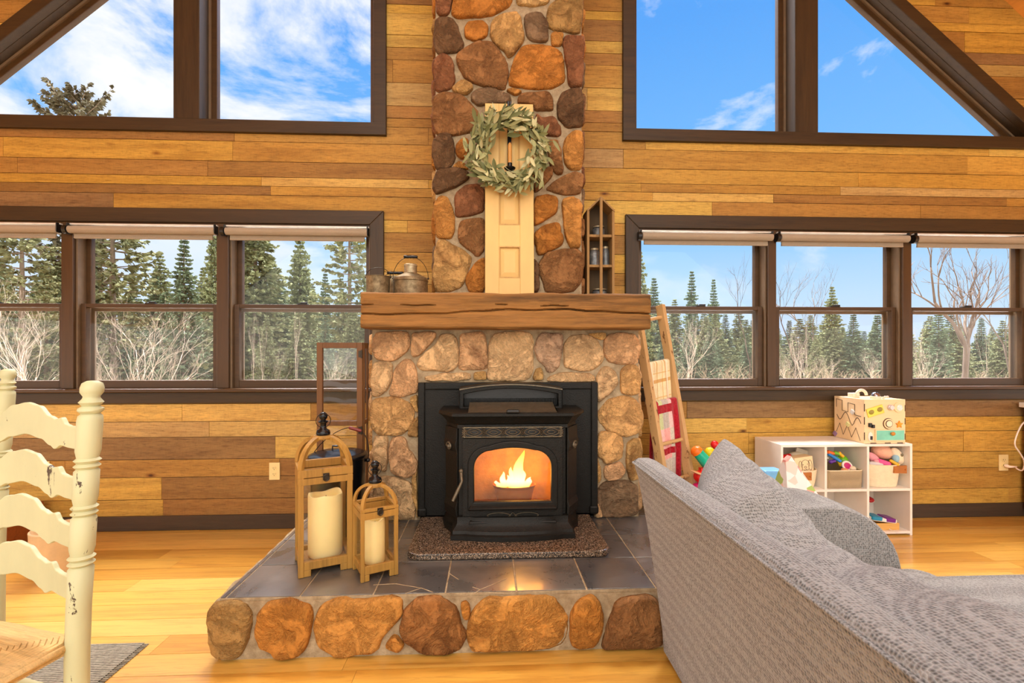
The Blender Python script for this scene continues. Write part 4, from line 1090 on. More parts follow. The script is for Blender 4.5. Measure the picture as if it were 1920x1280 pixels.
# ladder-back chairs
def make_chair(label, loc, rz):
    t_ = thing('ladder_back_chair', label, 'chair', loc, rz); S = .25
    def lean(z): return .035*max(0, (z-.45)/.65)**1.1
    zs = [.597,.725,.846,.976]                  # slat centres
    prof = [(.019,0),(.025,.02),(.026,.40),(.026,.545)]
    for z in zs[:]:
        zr = z+.065
        if zr < 1.0: prof += [(.027,zr-.022),(.022,zr-.016),(.029,zr-.009),(.022,zr-.002),(.0295,zr+.006),(.023,zr+.012),(.027,zr+.030)]
    prof += [(.0275,1.02),(.026,1.032),(.020,1.038),(.028,1.046),(.0275,1.052),(.019,1.058),(.027,1.068),(.019,1.078),(.018,1.083),(.025,1.094),(.0255,1.106),(.022,1.118),(.012,1.124),(.001,1.125)]
    prof = sorted(prof, key=lambda p: p[1])
    for sx in (-1, 1):
        b = MB(); b.lathe(prof, (0,0,0), 20)
        b.v = [Vector((p.x + sx*S, p.y + lean(p.z), p.z)) for p in b.v]
        b.build('back_post', M_PAINT, t_, smooth=50)
        b = MB(); b.lathe([(.016,0),(.022,.03),(.024,.40),(.024,.435),(.018,.462),(.001,.466)], (sx*.26,-.40,0), 18); b.build('front_leg', M_PAINT, t_, smooth=50)
    for z in zs:
        b = MB(); n = 120; rings = []
        for i in range(n+1):
            t = -1+2*i/n; q = abs(t)
            def itp(tab):
                for (a, va), (c, vc) in zip(tab, tab[1:]):
                    if q <= c:
                        k = (q-a)/(c-a); k = k*k*(3-2*k); return va+(vc-va)*k
                return tab[-1][1]
            top = itp([(0,.084),(.2,.076),(.4,.050),(.52,.043),(.64,.049),(.73,.032),(.82,.029),(1,.029)])
            bot = itp([(0,-.004),(.25,-.014),(.42,-.030),(.5,-.038),(.64,-.026),(.8,-.029),(1,-.029)])
            x = t*(S-.006); y = lean(z)-.018+.03*(1-t*t)
            rings.append([(x,y-.006,z+bot),(x,y+.006,z+bot),(x,y+.006,z+top),(x,y-.006,z+top)])
        b.loft(rings, True, True); b.build('slat', M_PAINT, t_, bevel=.002)
    # rush seat: strands wound in four wedges
    b = MB(); m = 25
    def corner(k):
        f = k/m; cx_, cy_ = 0, -.20
        c = [(-.242,.012),(.242,.012),(.272,-.405),(-.272,-.405)]
        return [(x+(cx_-x)*f, y+(cy_-y)*f) for x, y in c]
    for k in range(m):
        c = corner(k+.45); zc_ = .452 + .010*sin(k/m*pi*.5) - .006*(k == 0)
        pts = []
        for i in range(4):
            p, q = c[i], c[(i+1)%4]
            for j in range(8):
                f = (j+.5)/8; pts.append((p[0]+(q[0]-p[0])*f, p[1]+(q[1]-p[1])*f, zc_+.003*noise.noise(Vector((p[0]*9+f*5,k*.7,i)))))
        b.tube(pts, .0098, 6, True)
    b.loft([[(-.24,.01,.43),(.24,.01,.43),(.27,-.40,.43),(-.27,-.40,.43)],[(-.235,.0,.452),(.235,.0,.452),(.262,-.395,.452),(-.262,-.395,.452)]], True, True)
    b.build('rush_seat', M_RUSH, t_, smooth=60)
    for z in (.18, .31):
        for a, c in (((-S,0),(S,0)),((-.26,-.40),(.26,-.40)),((-S,0),(-.26,-.40)),((S,0),(.26,-.40))):
            b = MB(); b.tube([(a[0],a[1],z),((a[0]+c[0])/2,(a[1]+c[1])/2,z),(c[0],c[1],z)], [.009,.013,.009], 10); b.build('rung', M_PAINT, t_, smooth=60)
    return t_
def chair_at(near, far): return ((near[0]+far[0])/2, (near[1]+far[1])/2), atan2(near[1]-far[1], near[0]-far[0])
NX_ = (cos(radians(-18)), sin(radians(-18))); c_, r_ = chair_at((-1.063,1.29), (-1.063-.5*NX_[0], 1.29-.5*NX_[1]))
ch1 = make_chair('cream painted ladder-back chair with rush seat nearest the picture, cut by its left edge', (c_[0],c_[1],0), r_)
n2 = (-1.945,1.99); f2 = (n2[0]-.5*NX_[0], n2[1]-.5*NX_[1])
c_, r_ = chair_at(n2, f2)
dup(ch1, (c_[0],c_[1],.0085), r_, 'cream ladder-back chair farther back, seen as one turned post behind the nearest chair')
# rug, crate, bowl, outlets
b = MB(); b.box(-2.75,1.56,.001,-1.415,2.04,.008)
for k in range(60): b.box(-1.415,1.562+k*.008,.002,-1.395,1.566+k*.008,.005)
t_ = NT('grey woven mat'); vec = t_.coord((1,1,1)); wv = t_.n('ShaderNodeTexWave', wave_type='BANDS', bands_direction='Y'); wv.inputs['Scale'].default_value = 30; wv.inputs['Distortion'].default_value = 3; wv.inputs['Detail'].default_value = 3; t_.l(vec, wv.inputs['Vector'])
f_ = t_.math('ADD', t_.math('MULTIPLY', wv.outputs['Fac'], .4), t_.math('MULTIPLY', t_.noise(vec, 60, 4, .7), .6))
t_.done(t_.ramp(f_, [(.3, lin((92,88,78))), (.7, lin((176,170,152)))]), .95, 0, t_.bump(f_, .4, .005), .1)
tag(b.build('door_mat', t_.mat), 'grey woven mat with fringed edge on the floor beside the chairs', 'mat')
cr = thing('crate', 'small reddish brown slatted wooden crate on the floor by the left wall', 'crate', (-3.14,3.16,0))
M_CRATE = wood('crate wood', (150,84,36), 'x', .6, .3)
for yy in (-.13,.118):
    for z in (.01,.09,.165):
        b = MB(); b.box(-.22,yy,z,.22,yy+.012,z+.06); b.build('slat', M_CRATE, cr, bevel=.002)
for xx in (-.22,.20):
    b = MB(); b.box(xx,-.118,.005,xx+.02,.118,.225); b.build('end_board', M_CRATE, cr, bevel=.002)
b = MB(); b.box(-.2,-.118,.005,.2,.118,.012); b.build('bottom', M_CRATE, cr)
b = MB(); b.lathe([(.001,0),(.10,0),(.115,.03),(.128,.12),(.132,.205),(.126,.21),(.12,.12),(.10,.04),(.001,.03)], (0,0,0), 40)
o = b.build('wooden_tub', plain('pale bowl wood', (222,192,150), .5), smooth=50); o.location = (-2.33,2.74,0); o.scale = (1.05,1.05,1.18); tag(o, 'pale round wooden tub on the floor behind the nearest chair post', 'tub')
def outlet(u, v, label):
    p = PY(u, v, YW-.004); t_ = thing('wall_outlet', label, 'outlet', (p.x, YW-.003, p.z)); b = MB(); b.box(-.036,-.006,-.059,.036,.001,.059); b.build('cover_plate', M_OUTLET, t_, bevel=.003)
    for s in (-1,1):
        b = MB(); b.prism([(.017*cos(a)*.95, s*.02+.0145*sin(a)) for a in [2*pi*i/20 for i in range(20)]], -.0085, -.005, 'xz')
        sk = b.build('socket', M_OUTLET, t_)
        b = MB(); b.box(-.008,-.0092,s*.02-.002,-.006,-.0084,s*.02+.008); b.box(.005,-.0092,s*.02-.001,.007,-.0084,s*.02+.007); b.ball((0,-.0086,s*.02-.008),(.0025,.0008,.0025),8,6); b.build('slots', M_BLACKP, sk)
    return p
outlet(515, 883, 'almond wall outlet on the boards left of the taller lantern')
outlet(83, 881, 'almond wall outlet seen between the chair slats, low on the left wall')
OP = outlet(1881, 867, 'almond wall outlet with a white plug, low on the right wall')
# ================================================================ right side: ladder, sofa, toy shelf
# blanket ladder
LB, LTp = PY(1252,948,2.90), PY(1193,580,3.14); RB, RTp = PY(1300,940,3.05), PY(1238,572,3.27)
LB.z = RB.z = HT0
ld = thing('blanket_ladder', 'narrow weathered wooden ladder leaning on the wall right of the fireplace', 'ladder', ((LB+RB)/2))
def lp(s, w_): return (LB.lerp(LTp, s)).lerp(RB.lerp(RTp, s), w_)
acr = (RB-LB).normalized(); alo = (LTp-LB).normalized(); nrm = alo.cross(acr).normalized()
if nrm.y > 0: nrm = -nrm
for A, B in ((LB,LTp),(RB,RTp)):
    b = MB(); b.beam(A+Vector((0,0,.002)), B, .034, .058, up=acr.cross(alo)); b.build('rail', M_LADDER, ld, bevel=.003, world=True)
RUNG = [.12,.30,.50,.70,.935]
for s in RUNG:
    b = MB(); b.tube([lp(s,0), lp(s,1)], .0125, 10); b.build('rung', M_LADDER, ld, smooth=60, world=True)
def drape(name, label, s_top, front, back, w0, w1, mat, bulge=.012, seed=1, out=.02, edge=None):
    """cloth folded over a rung: up the back, over, and down the front of the ladder"""
    path = []
    top = s_top; nb = 10; nf = 26
    rows = []
    for i in range(nb): rows.append((-1, back*(1-i/nb)))
    for i in range(7): rows.append((0, i/6))
    for i in range(1, nf+1): rows.append((1, front*i/nf))
    nu = 26; vs = []; uv = []; d = 0; prev = None
    for k, (kind, q) in enumerate(rows):
        for j in range(nu+1):
            wv = w0+(w1-w0)*j/nu; c = lp(top, wv)
            wob = noise.noise(Vector((wv*7, seed, 0)))*bulge + noise.noise(Vector((wv*16, seed+4, 0)))*bulge*.5
            if kind == 0:
                a = pi*q; p = c + (-nrm*cos(a) + alo*sin(a))*.0165
            else:
                dn = Vector((0,0,-1))*q + (-alo*0)*q
                p = c + nrm*kind*.0165 + dn + nrm*(kind*(wob*min(1, q*8)+out*min(1,q*3)*(1 if kind > 0 else .3)))
                p = p + acr*(noise.noise(Vector((q*6,seed+wv*3,2)))*.006) + Vector((0,0,noise.noise(Vector((wv*5,seed,9)))*.012*(q/max(front,.01))))
                if kind > 0: p = p + nrm*0
            vs.append(p); uv.append((j/nu*abs((RB-LB).length)*(w1-w0), k))
    mb = MB(); fs = [(r*(nu+1)+j, r*(nu+1)+j+1, (r+1)*(nu+1)+j+1, (r+1)*(nu+1)+j) for r in range(len(rows)-1) for j in range(nu)]
    mb.add(vs, fs)
    o = mb.build(name, mat, None, smooth=180); me = o.data
    # UV in metres: across, and along the cloth
    lens_ = [0]
    for r in range(1, len(rows)): lens_.append(lens_[-1] + (vs[r*(nu+1)+nu//2]-vs[(r-1)*(nu+1)+nu//2]).length)
    zero = lens_[nb+3]
    ul = me.uv_layers.new(name='UVMap')
    for lo in me.loops:
        r, j = divmod(lo.vertex_index, nu+1); ul.data[lo.index].uv = (uv[lo.vertex_index][0], lens_[r]-zero)
    s_ = o.modifiers.new('solid', 'SOLIDIFY'); s_.thickness = .007; s_.offset = 0
    return o
M_PLAID = m_stripes('cream plaid', (240,222,178), [(0,.085,.012,.02,(206,150,60)),(0,.085,.006,.045,(214,166,84)),(1,.16,.022,.03,(206,146,56)),(1,.16,.008,.075,(220,180,110)),(0,.17,.02,.0,(250,240,214))])
o = drape('plaid_blanket', '', .70, .33, .25, .10, .90, M_PLAID, .02, 2)
tag(o, 'cream and mustard plaid throw hung over the upper rung of the ladder', 'blanket')
# quilt: red border, patchwork field
def m_quilt():
    t = NT('patchwork quilt'); tc_ = t.n('ShaderNodeTexCoord'); sp_ = t.n('ShaderNodeSeparateXYZ'); t.l(tc_.outputs['UV'], sp_.inputs[0])
    U, V = sp_.outputs[0], sp_.outputs[1]
    cmb = t.n('ShaderNodeCombineXYZ'); t.l(t.math('FLOOR', t.math('MULTIPLY', U, 15)), cmb.inputs[0]); t.l(t.math('FLOOR', t.math('MULTIPLY', V, 5.2)), cmb.inputs[1])
    wn = t.n('ShaderNodeTexWhiteNoise', noise_dimensions='2D'); t.l(cmb.outputs[0], wn.inputs['Vector'])
    fld = t.ramp(wn.outputs['Value'], [(0, lin((246,200,196))), (.25, lin((240,228,206))), (.45, lin((214,206,190))), (.6, lin((244,176,170))), (.75, lin((206,214,160))), (.9, lin((196,186,176)))], 'CONSTANT')
    pr = t.noise(t.coord(), 90, 3, .7); fld = t.mix(.45, fld, t.ramp(pr, [(.35, (.6,.5,.45,1)), (.55, (1,1,1,1))]), 'MULTIPLY')
    red = t.ramp(t.noise(t.coord(), 70, 3), [(.35, lin((150,14,30))), (.7, lin((188,34,50)))])
    W_ = .245
    e = t.math('MAXIMUM', t.math('LESS_THAN', U, .026), t.math('GREATER_THAN', U, .165))
    e = t.math('MAXIMUM', e, t.math('LESS_THAN', t.math('ABSOLUTE', t.math('SUBTRACT', V, .065)), .026))
    e = t.math('MAXIMUM', e, t.math('LESS_THAN', t.math('ABSOLUTE', t.math('SUBTRACT', V, .335)), .020))
    return t.done(t.mix(e, fld, red), .95, 0, t.bump(t.noise(t.coord(), 120, 3), .4, .004), .1, 0, .3)
o = drape('patchwork_quilt', '', .50, .58, .40, .07, .93, m_quilt(), .016, 7, .03)
tag(o, 'pink patchwork quilt with red border hung over the lower rung of the ladder', 'quilt')

# ---------------------------------------------------------------- sofa
sf = thing('sofa', 'large grey tweed sofa seen from behind, with chaise and loose back cushion', 'sofa', (1.05, .7, 0))
Y1 = 1.862; Y0 = -.55
def loft_y(profile, ys_, endround=.03, jit=0, seed=0):
    """profile(y) -> list of (x, z); lofted along y with softened ends"""
    rings = []
    for i, y in enumerate(ys_):
        p = profile(y); rings.append([(x, y, z) for x, z in p])
    return rings
def endys(a, b, n, r):
    e = [a, a+r*.12, a+r*.4, a+r]; f = [b-r, b-r*.4, b-r*.12, b]
    return e + [a+r+(b-a-2*r)*i/n for i in range(1, n)] + f
def shrink(p, k, c): return [(c[0]+(x-c[0])*(1-k), c[1]+(z-c[1])*(1-k)) for x, z in p]
BP = [(.672,.045),(.668,.12),(.645,.30),(.612,.52),(.572,.72),(.560,.755),(.558,.772),(.566,.786),(.585,.793),(.612,.793),(.640,.782),(.662,.76),(.70,.60),(.74,.40),(.77,.20),(.78,.045)]
b = MB(); ysb = endys(Y0, Y1, 60, .035); rg = []
for y in ysb:
    e = max(0, 1-(Y1-y)/.035); k = e*e
    p = [(x + (.018*k if i < 8 else -.018*k) + noise.noise(Vector((y*3,z*4,1)))*.003, z - (.016*k if z > .7 else 0) + noise.noise(Vector((y*5,x*6,2)))*.003) for i, (x, z) in enumerate(BP)]
    rg.append([(x, y, z) for x, z in p])
b.loft(rg, True, True); bk2 = b.build('back', M_SOFA, sf, smooth=70, world=True)
b = MB(); b.tube([(.5565+noise.noise(Vector((y*3,3,1)))*.002, y, .772) for y in [Y0+(Y1-.02-Y0)*i/80 for i in range(81)]] + [(.575,Y1-.002,.772),(.62,Y1+.001,.775),(.655,Y1-.002,.755)], .0042, 8); b.build('piping', M_SOFA, bk2, smooth=80, world=True)
# far arm with its rounded front
AP = [(.70,.06),(.70,.664)]
def armprof(k):
    top = .667; o = [(.72,.06),(.72,top-.02),(.76,top)]
    o += [(.95,top+.002),(1.10,top)]
    for i in range(0, 11): a = pi/2 - i/10*pi/2; o.append((1.17+.275*cos(a), top-.245+.245*sin(a)))
    o += [(1.447,.30),(1.435,.06)]
    return [(1.08+(x-1.08)*(1-k*.35), z-(k*.10 if z > .3 else 0)*.5) for x, z in o]
b = MB(); rg = []
for y, k in ((1.60,.16),(1.606,.09),(1.622,.03),(1.65,0),(1.72,-.015),(1.80,-.01),(1.84,.03),(1.856,.09),(1.862,.16)):
    rg.append([(x, y, z) for x, z in armprof(k)])
b.loft(rg, True, True); b.build('arm', M_SOFA, sf, smooth=60, world=True)
# plinth and seat cushions
def softbox(x0,y0,z0,x1,y1,z1,r,crown,n=18):
    b = MB(); rings = []
    def rr_(ins): return rrect(x0+ins,y0+ins,x1-ins,y1-ins,max(.01,r-ins*.5),5,(1,1,1,1))
    for z, i_ in ((z0,r*.35),(z0+r*.2,r*.08),(z0+r*.5,0),(z1-r*.6,0),(z1-r*.25,r*.1),(z1-r*.06,r*.35),(z1,r*.75)):
        rings.append([(x,y,z) for x,y in rr_(i_)])
    for k, c in ((.8,.35),(.55,.7),(.3,.92),(.08,1.0)):
        cx_, cy_ = (x0+x1)/2, (y0+y1)/2; q = rings[6]
        rings.append([(cx_+(x-cx_)*k, cy_+(y-cy_)*k, z1+crown*c) for x,y,z in q])
    b.loft(rings, True, True); return b
softbox(.74,Y0+.02,.045,1.42,1.63,.30,.02,0).build('base', M_SOFA, sf, smooth=60, world=True)
softbox(.80,.98,.30,1.50,1.60,.462,.06,.022).build('seat_cushion', M_SOFA, sf, smooth=75, world=True)
softbox(1.42,-.45,.045,2.42,1.50,.30,.03,0).build('chaise_base', M_SOFA, sf, smooth=60, world=True)
softbox(.80,-.45,.301,2.44,1.53,.470,.07,.03).build('chaise_cushion', M_SOFA, sf, smooth=75, world=True)
for x in (.80,1.36):
    for y in (Y0+.1,1.55):
        b = MB(); b.lathe([(.018,.0),(.024,.05)], (x,y,0), 12); b.build('foot', M_BLACKP, sf, smooth=40, world=True)
# the loose back cushion, with its raised far corner and creases
ZC = [(-.6,.79),(.5,.79),(.75,.784),(.9,.758),(1.04,.741),(1.15,.728),(1.21,.738),(1.27,.757),(1.32,.790),(1.44,.820),(1.62,.842),(1.74,.864),(1.82,.872)]
def zc_at(y):
    for (a, va), (c, vc) in zip(ZC, ZC[1:]):
        if y <= c: k = (y-a)/(c-a); return va+(vc-va)*k
    return ZC[-1][1]
def cprof(y):
    f = (y+.45)/(1.80+.45)
    ear = max(0, (y-1.30)/.50); ear = ear**2.0*.105
    sag = .010*sin(y*5.2+1) 
    zr = zc_at(y)
    end = max(0, (y-1.66)/.15); end = min(1, end)
    thin = 1
    xm = .862 + .035*min(1, max(0, (y-1.2)/.6))
    L = [(-.235,-.20),(-.24,-.12),(-.232,-.06),(-.20,-.030),(-.15,-.012),(-.10,-.004),(-.05,.001),(0,-.006),(.028,-.03),(.045,-.08),(.05,-.18),(.05,-.30),(-.02,-.33),(-.16,-.31)]
    out = []
    for dx, dz in L:
        out.append((xm+dx*thin, zr+dz*(1 if dz > -.1 else 1)*(.98)))
    k = max(0, min(1, (y-1.45)/.35)); E = [(-.107,-.20),(-.095,-.15),(-.078,-.105),(-.05,-.06),(-.03,-.032),(-.012,-.010),(0,0),(.012,-.010),(.022,-.035),(.03,-.08),(.035,-.18),(.035,-.30),(0,-.33),(-.10,-.31)]
    return [(x+(xm+ex-x)*k, z+(zr+ez-z)*k) for (x, z), (ex, ez) in zip(out, E)]
b = MB(); rg = []; N = 170
for i in range(N+1):
    y = -.45 + (1.805+.45)*i/N
    p = cprof(y); r_ = []
    for k, (x, z) in enumerate(p):
        w_ = 1 if 2 <= k <= 9 else .3
        cre = 0
        for (yc, amp, wd, sl) in ((1.47,.012,.030,.55),(1.30,.016,.028,.4),(1.12,.010,.035,-.3),(1.02,.016,.035,.55),(.86,.008,.05,.3),(1.60,.009,.022,.5)):
            d_ = (y - yc - sl*(x-.80)); fall = math.exp(-((x-.80)/.11)**2)
            cre += amp*fall*(math.exp(-(d_/wd)**2) - .8*math.exp(-((d_-wd*1.5)/wd)**2))
        nz = noise.noise(Vector((x*5,y*3.2,5)))*.009 + noise.noise(Vector((x*14,y*9,8)))*.004
        r_.append((x + nz*.4*w_, y, z + (nz - cre)*w_))
    rg.append(r_)
b.loft(rg, True, True); b.build('back_cushion', M_SOFA, sf, smooth=180, world=True, sub=1)

# ---------------------------------------------------------------- cube shelf with its baskets
SXa, SXb, SYa, SYb, SZ = 1.883, 2.77, 3.02, 3.325, .600
cu = thing('cube_shelf', 'white six compartment cube shelf on the floor under the right windows', 'shelf', ((SXa+SXb)/2, (SYa+SYb)/2, 0))
def pan(nm, *a):
    b = MB(); b.box(*a); return b.build(nm, M_WHITE, cu, bevel=.001, world=True)
pt = .016
pan('side_panel', SXa,SYa,0,SXa+pt,SYb,SZ-pt); pan('side_panel', SXb-pt,SYa,0,SXb,SYb,SZ-pt)
pan('top', SXa,SYa,SZ-pt,SXb,SYb,SZ); pan('bottom', SXa+pt,SYa,.012,SXb-pt,SYb,.012+pt)
xd = [SXa+pt+(SXb-SXa-2*pt)*k/3 for k in (0,1,2,3)]
for k in (1,2): pan('divider', xd[k]-pt/2,SYa,.012+pt,xd[k]+pt/2,SYb,SZ-pt)
for k in range(3): pan('middle_shelf', xd[k]+(pt/2 if k else 0),SYa,.300-pt/2,xd[k+1]-(pt/2 if k < 2 else 0),SYb-.006,.300+pt/2)
for k in range(3):
    for z0,z1 in ((.028,.292),(.308,.584)): pan('back_panel', xd[k]+(pt/2 if k else 0),SYb-.006,z0,xd[k+1]-(pt/2 if k < 2 else 0),SYb,z1)
zc1 = .3085
def cc(k): return (xd[k]+xd[k+1])/2
M_ROPE = plain('cream rope', (244,226,192), .9, 0, .06, 40, .3, 200); M_LEATH = plain('tan leather', (176,104,36), .5)
M_FELT = m_weave('beige felt', (160,138,104), (196,174,136), 420)
def basket(label, loc, rx, ry, h, mat, rope=True, handle=None, rec=False):
    t_ = thing('basket', label, 'basket', loc); b = MB()
    if rope:
        n = int(h/.011); rr4 = lambda q, z: [(x*q,y*q,z) for x,y in rrect(-rx,-ry,rx,ry,min(rx,ry)*.72,8,(1,1,1,1))]
        rings = [rr4(.84,0)]
        for i in range(n):
            z0 = i*h/n; q = .86+.13*(i/n)**.7; rings += [rr4(q,z0+.001), rr4(q+.018,z0+h/n*.5)]
        rings += [rr4(1.0,h), rr4(.95,h), rr4(.84,.012)]
        b.loft(rings, True, True)
        b.build('body', mat, t_, smooth=80)
    else:
        def rr2(i_, z): return [(x,y,z) for x,y in rrect(-rx+i_,-ry+i_,rx-i_,ry-i_,.03,5,(1,1,1,1))]
        b.loft([rr2(.004,0), rr2(0,h), rr2(.006,h), rr2(.010,.01)], True, True); b.build('body', mat, t_, smooth=40)
        b = MB(); b.tube([Vector(p) for p in rr2(.003,h)], .004, 6, True); b.build('rim', M_ROPE, t_, smooth=60)
    if handle:
        hx, hz = handle; b = MB(); yy = -ry*(1.0 if abs(hx) < rx*.5 else .97)
        b.loft([[(hx-.045,yy-.010,hz-.022),(hx+.045,yy-.006,hz-.026),(hx+.045,yy-.006,hz+.026),(hx-.045,yy-.010,hz+.022)],[(hx-.045,yy+.002,hz-.022),(hx+.045,yy+.006,hz-.026),(hx+.045,yy+.006,hz+.026),(hx-.045,yy+.002,hz+.022)]], True, True)
        for s in (-1,1): b.ball((hx+s*.034,yy-.010,hz), (.005,.003,.005), 8, 6)
        b.build('leather_handle', M_LEATH, t_, bevel=.003)
    return t_
basket('cream rope basket with wide tan tab in the top left compartment of the white shelf', (cc(0)+.004,3.162,zc1), .130, .135, .120, M_ROPE, True, (.0,.085))
basket('low beige felt bin in the top middle compartment of the white shelf', (cc(1),3.165,zc1), .130, .132, .115, M_FELT, False)
basket('cream rope basket with tan tab in the top right compartment of the white shelf', (cc(2)+.002,3.163,zc1), .131, .137, .150, M_ROPE, True, (.078,.122))
def blob(name, label, cat, c, r, col, rot=(0,0,0), rough=.5, n=18, **kw):
    b = MB(); b.ball((0,0,0), r, n, 12); o = b.build(name, plain(name+' '+str(col), col, rough, 0, .05, 20, .03), None, smooth=180); o.location = c; o.rotation_euler = rot
    return tag(o, label, cat, **kw)
def capsule(name, label, cat, a, e, r, col, rough=.4, **kw):
    a = Vector(a); e = Vector(e); d = (e-a); b = MB(); n = 6; pts = []; rad = []
    for i in range(n+1): q = i/n*pi/2; pts.append(a - d.normalized()*r*cos(q)*1); rad.append(max(.0006, r*sin(q)))
    for i in range(n+1): q = pi/2-i/n*pi/2; pts.append(e + d.normalized()*r*cos(q)); rad.append(max(.0006, r*sin(q)))
    c = (a+e)/2; b.tube([p-c for p in pts], rad, 14); o = b.build(name, plain(name+' '+str(col), col, rough, 0, .05, 20, .02), None, smooth=180); o.location = c
    return tag(o, label, cat, **kw)
# top left basket: picture block, red tube, fluffy toy, picture card
x_ = cc(0); bt = thing('picture_block', 'wooden block drawn with a long-eared dog face in the left rope basket', 'toy', (2.06,3.085,zc1+.120), radians(4))
b = MB(); b.T = Matrix.Rotation(radians(-6),4,'Y'); b.box(-.065,-.035,-.03,.065,.035,.085); b.build('block', M_PLY, bt, bevel=.003)
b = MB(); b.T = Matrix.Rotation(radians(-6),4,'Y'); y_ = -.0362
def ell(cx_, cz_, rx, rz, a0=0, a1=2*pi, n=24, r=.0011): b.tube([(cx_+rx*cos(a0+(a1-a0)*i/n), y_, cz_+rz*sin(a0+(a1-a0)*i/n)) for i in range(n+1)], r, 5)
ell(.008,.03,.030,.036,-.3,pi+.3); ell(-.026,.028,.012,.034); ell(.042,.028,.012,.034); ell(.008,.018,.008,.006); ell(.002,.006,.009,.008,pi,2*pi); ell(.018,.006,.009,.008,pi,2*pi)
for s in (-.008,.022): b.ball((s,y_,.036),(.0028,.001,.0028),8,6)
b.build('dog_drawing', M_BLACKP, bt)
capsule('toy_tube', 'red plastic tube toy lying at the back of the left rope basket', 'toy', (1.95,3.14,zc1+.182),(2.02,3.15,zc1+.19),.017,(220,30,28))
blob('toy_ball', 'small blue bead ball beside the red tube toy', 'toy', (1.945,3.115,zc1+.175), .012, (60,110,200))
blob('fluffy_toy', 'fluffy cream toy on top of the left rope basket', 'toy', (2.09,3.17,zc1+.185), (.055,.04,.03), (238,224,196), (0,.1,0), .95)
b = MB(); b.T = Matrix.Rotation(radians(18),4,'Y'); b.box(-.045,-.003,-.06,.045,.003,.065); o = b.build('picture_card', plain('card', (232,220,200), .6), None, bevel=.001); o.location = (2.125,3.19,zc1+.165); tag(o, 'pale square picture card leaning at the back of the left rope basket', 'card')
# middle bin: bright baby rattles
x_ = cc(1)
rt = thing('rattle', 'multicoloured plastic rattle of beads and rods on top of the felt bin', 'toy', (2.315,3.10,zc1+.165))
for (a, e, c) in (((-.055,0,.06),(-.02,0,.05),(240,110,30)),((-.05,.0,.045),(.02,-.01,.0),(40,130,210)),((-.01,0,.055),(.03,0,.045),(120,190,40)),((.01,0,.01),(.03,0,-.03),(240,200,40)),((-.04,0,-.005),(-.01,0,.002),(100,50,150)),((.0,0,.02),(.02,0,-.005),(70,190,110)),((.02,-.0,.05),(.045,0,.03),(240,180,40)),((-.06,0,.055),(-.1,.01,.055),(240,236,230)),((-.06,.0,.02),(-.1,.01,.02),(240,236,230))):
    b = MB(); b.tube([a, e], .011 if c[0] < 238 or c[1] < 230 else .004, 10); b.ball(a, .013 if c[1] < 230 else .005, 10, 8, ); b.build('bead_rod', plain('rattle '+str(c), c, .3), rt, smooth=60)
blob('toy_ball', 'lime green ball at the back of the felt bin', 'toy', (2.40,3.16,zc1+.155), .036, (120,200,40), rough=.3)
tm = thing('teether', 'white ringed toy with magenta face at the right of the felt bin', 'toy', (2.372,3.08,zc1+.138), radians(10))
b = MB(); b.tube([(.035*cos(a),0,.026*sin(a)-.008*cos(a)) for a in [2*pi*i/28 for i in range(28)]], .007, 8, True); b.build('ring', M_WHITE, tm, smooth=60)
b = MB(); b.prism([(.033*cos(a),.024*sin(a)-.008*cos(a)) for a in [2*pi*i/28 for i in range(28)]], -.004, .004, 'xz'); b.build('face', plain('magenta', (196,20,110), .3), tm)
blob('toy_bead', 'tan wooden bead toy at the front of the felt bin', 'toy', (2.347,3.07,zc1+.112), (.024,.018,.014), (214,150,100))
blob('toy_egg', 'pale egg shaped toy at the right end of the felt bin', 'toy', (2.41,3.08,zc1+.118), (.022,.02,.018), (236,214,180))
# right basket: soft toys
x_ = cc(2)
pk = thing('plush_toy', 'pale pink plush toy with round body slumped over the right rope basket', 'plush toy', (2.652,3.10,zc1+.198))
for nm, c, r, rot in (('body',(.0,.02,.02),(.075,.055,.048),.25),('ear',(-.085,-.005,-.015),(.055,.022,.026),.7),('arm',(-.055,-.03,-.04),(.05,.022,.02),.3)):
    b = MB(); b.T = Matrix.Translation(c) @ Matrix.Rotation(rot,4,'Y'); b.ball((0,0,0), r, 18, 12); b.build(nm, plain('pink plush', (240,186,158) if nm == 'body' else (236,160,170), .95, 0, .05, 30, .3, 120), pk, smooth=180)
wt = thing('plush_toy', 'white and blue plush toy with round eye at the right of the right basket', 'plush toy', (2.715,3.075,zc1+.195))
b = MB(); b.T = Matrix.Rotation(-.5,4,'Y'); b.ball((0,0,.005),(.034,.03,.062),18,12); b.build('body', plain('white plush', (240,222,192), .95), wt, smooth=180)
b = MB(); b.ball((.006,-.031,.018),(.009,.004,.011),12,8); b.build('eye', plain('olive eye', (110,100,70), .4), wt, smooth=180)
b = MB(); b.ball((-.022,-.012,-.006),(.022,.022,.03),12,8); b.build('blue_patch', plain('blue plush', (150,190,210), .95), wt, smooth=180)
capsule('toy_ring', 'bright pink soft toy poking out of the right rope basket', 'toy', (2.585,3.065,zc1+.165),(2.63,3.055,zc1+.150),.02,(236,90,150),.8)
capsule('toy_band', 'yellow toy strap hanging over the rim of the right rope basket', 'toy', (2.655,3.055,zc1+.172),(2.68,3.035,zc1+.152),.011,(226,180,40))
capsule('toy_tube', 'pale blue soft toy at the left of the right rope basket', 'toy', (2.53,3.07,zc1+.150),(2.585,3.06,zc1+.148),.018,(214,206,204),.8)
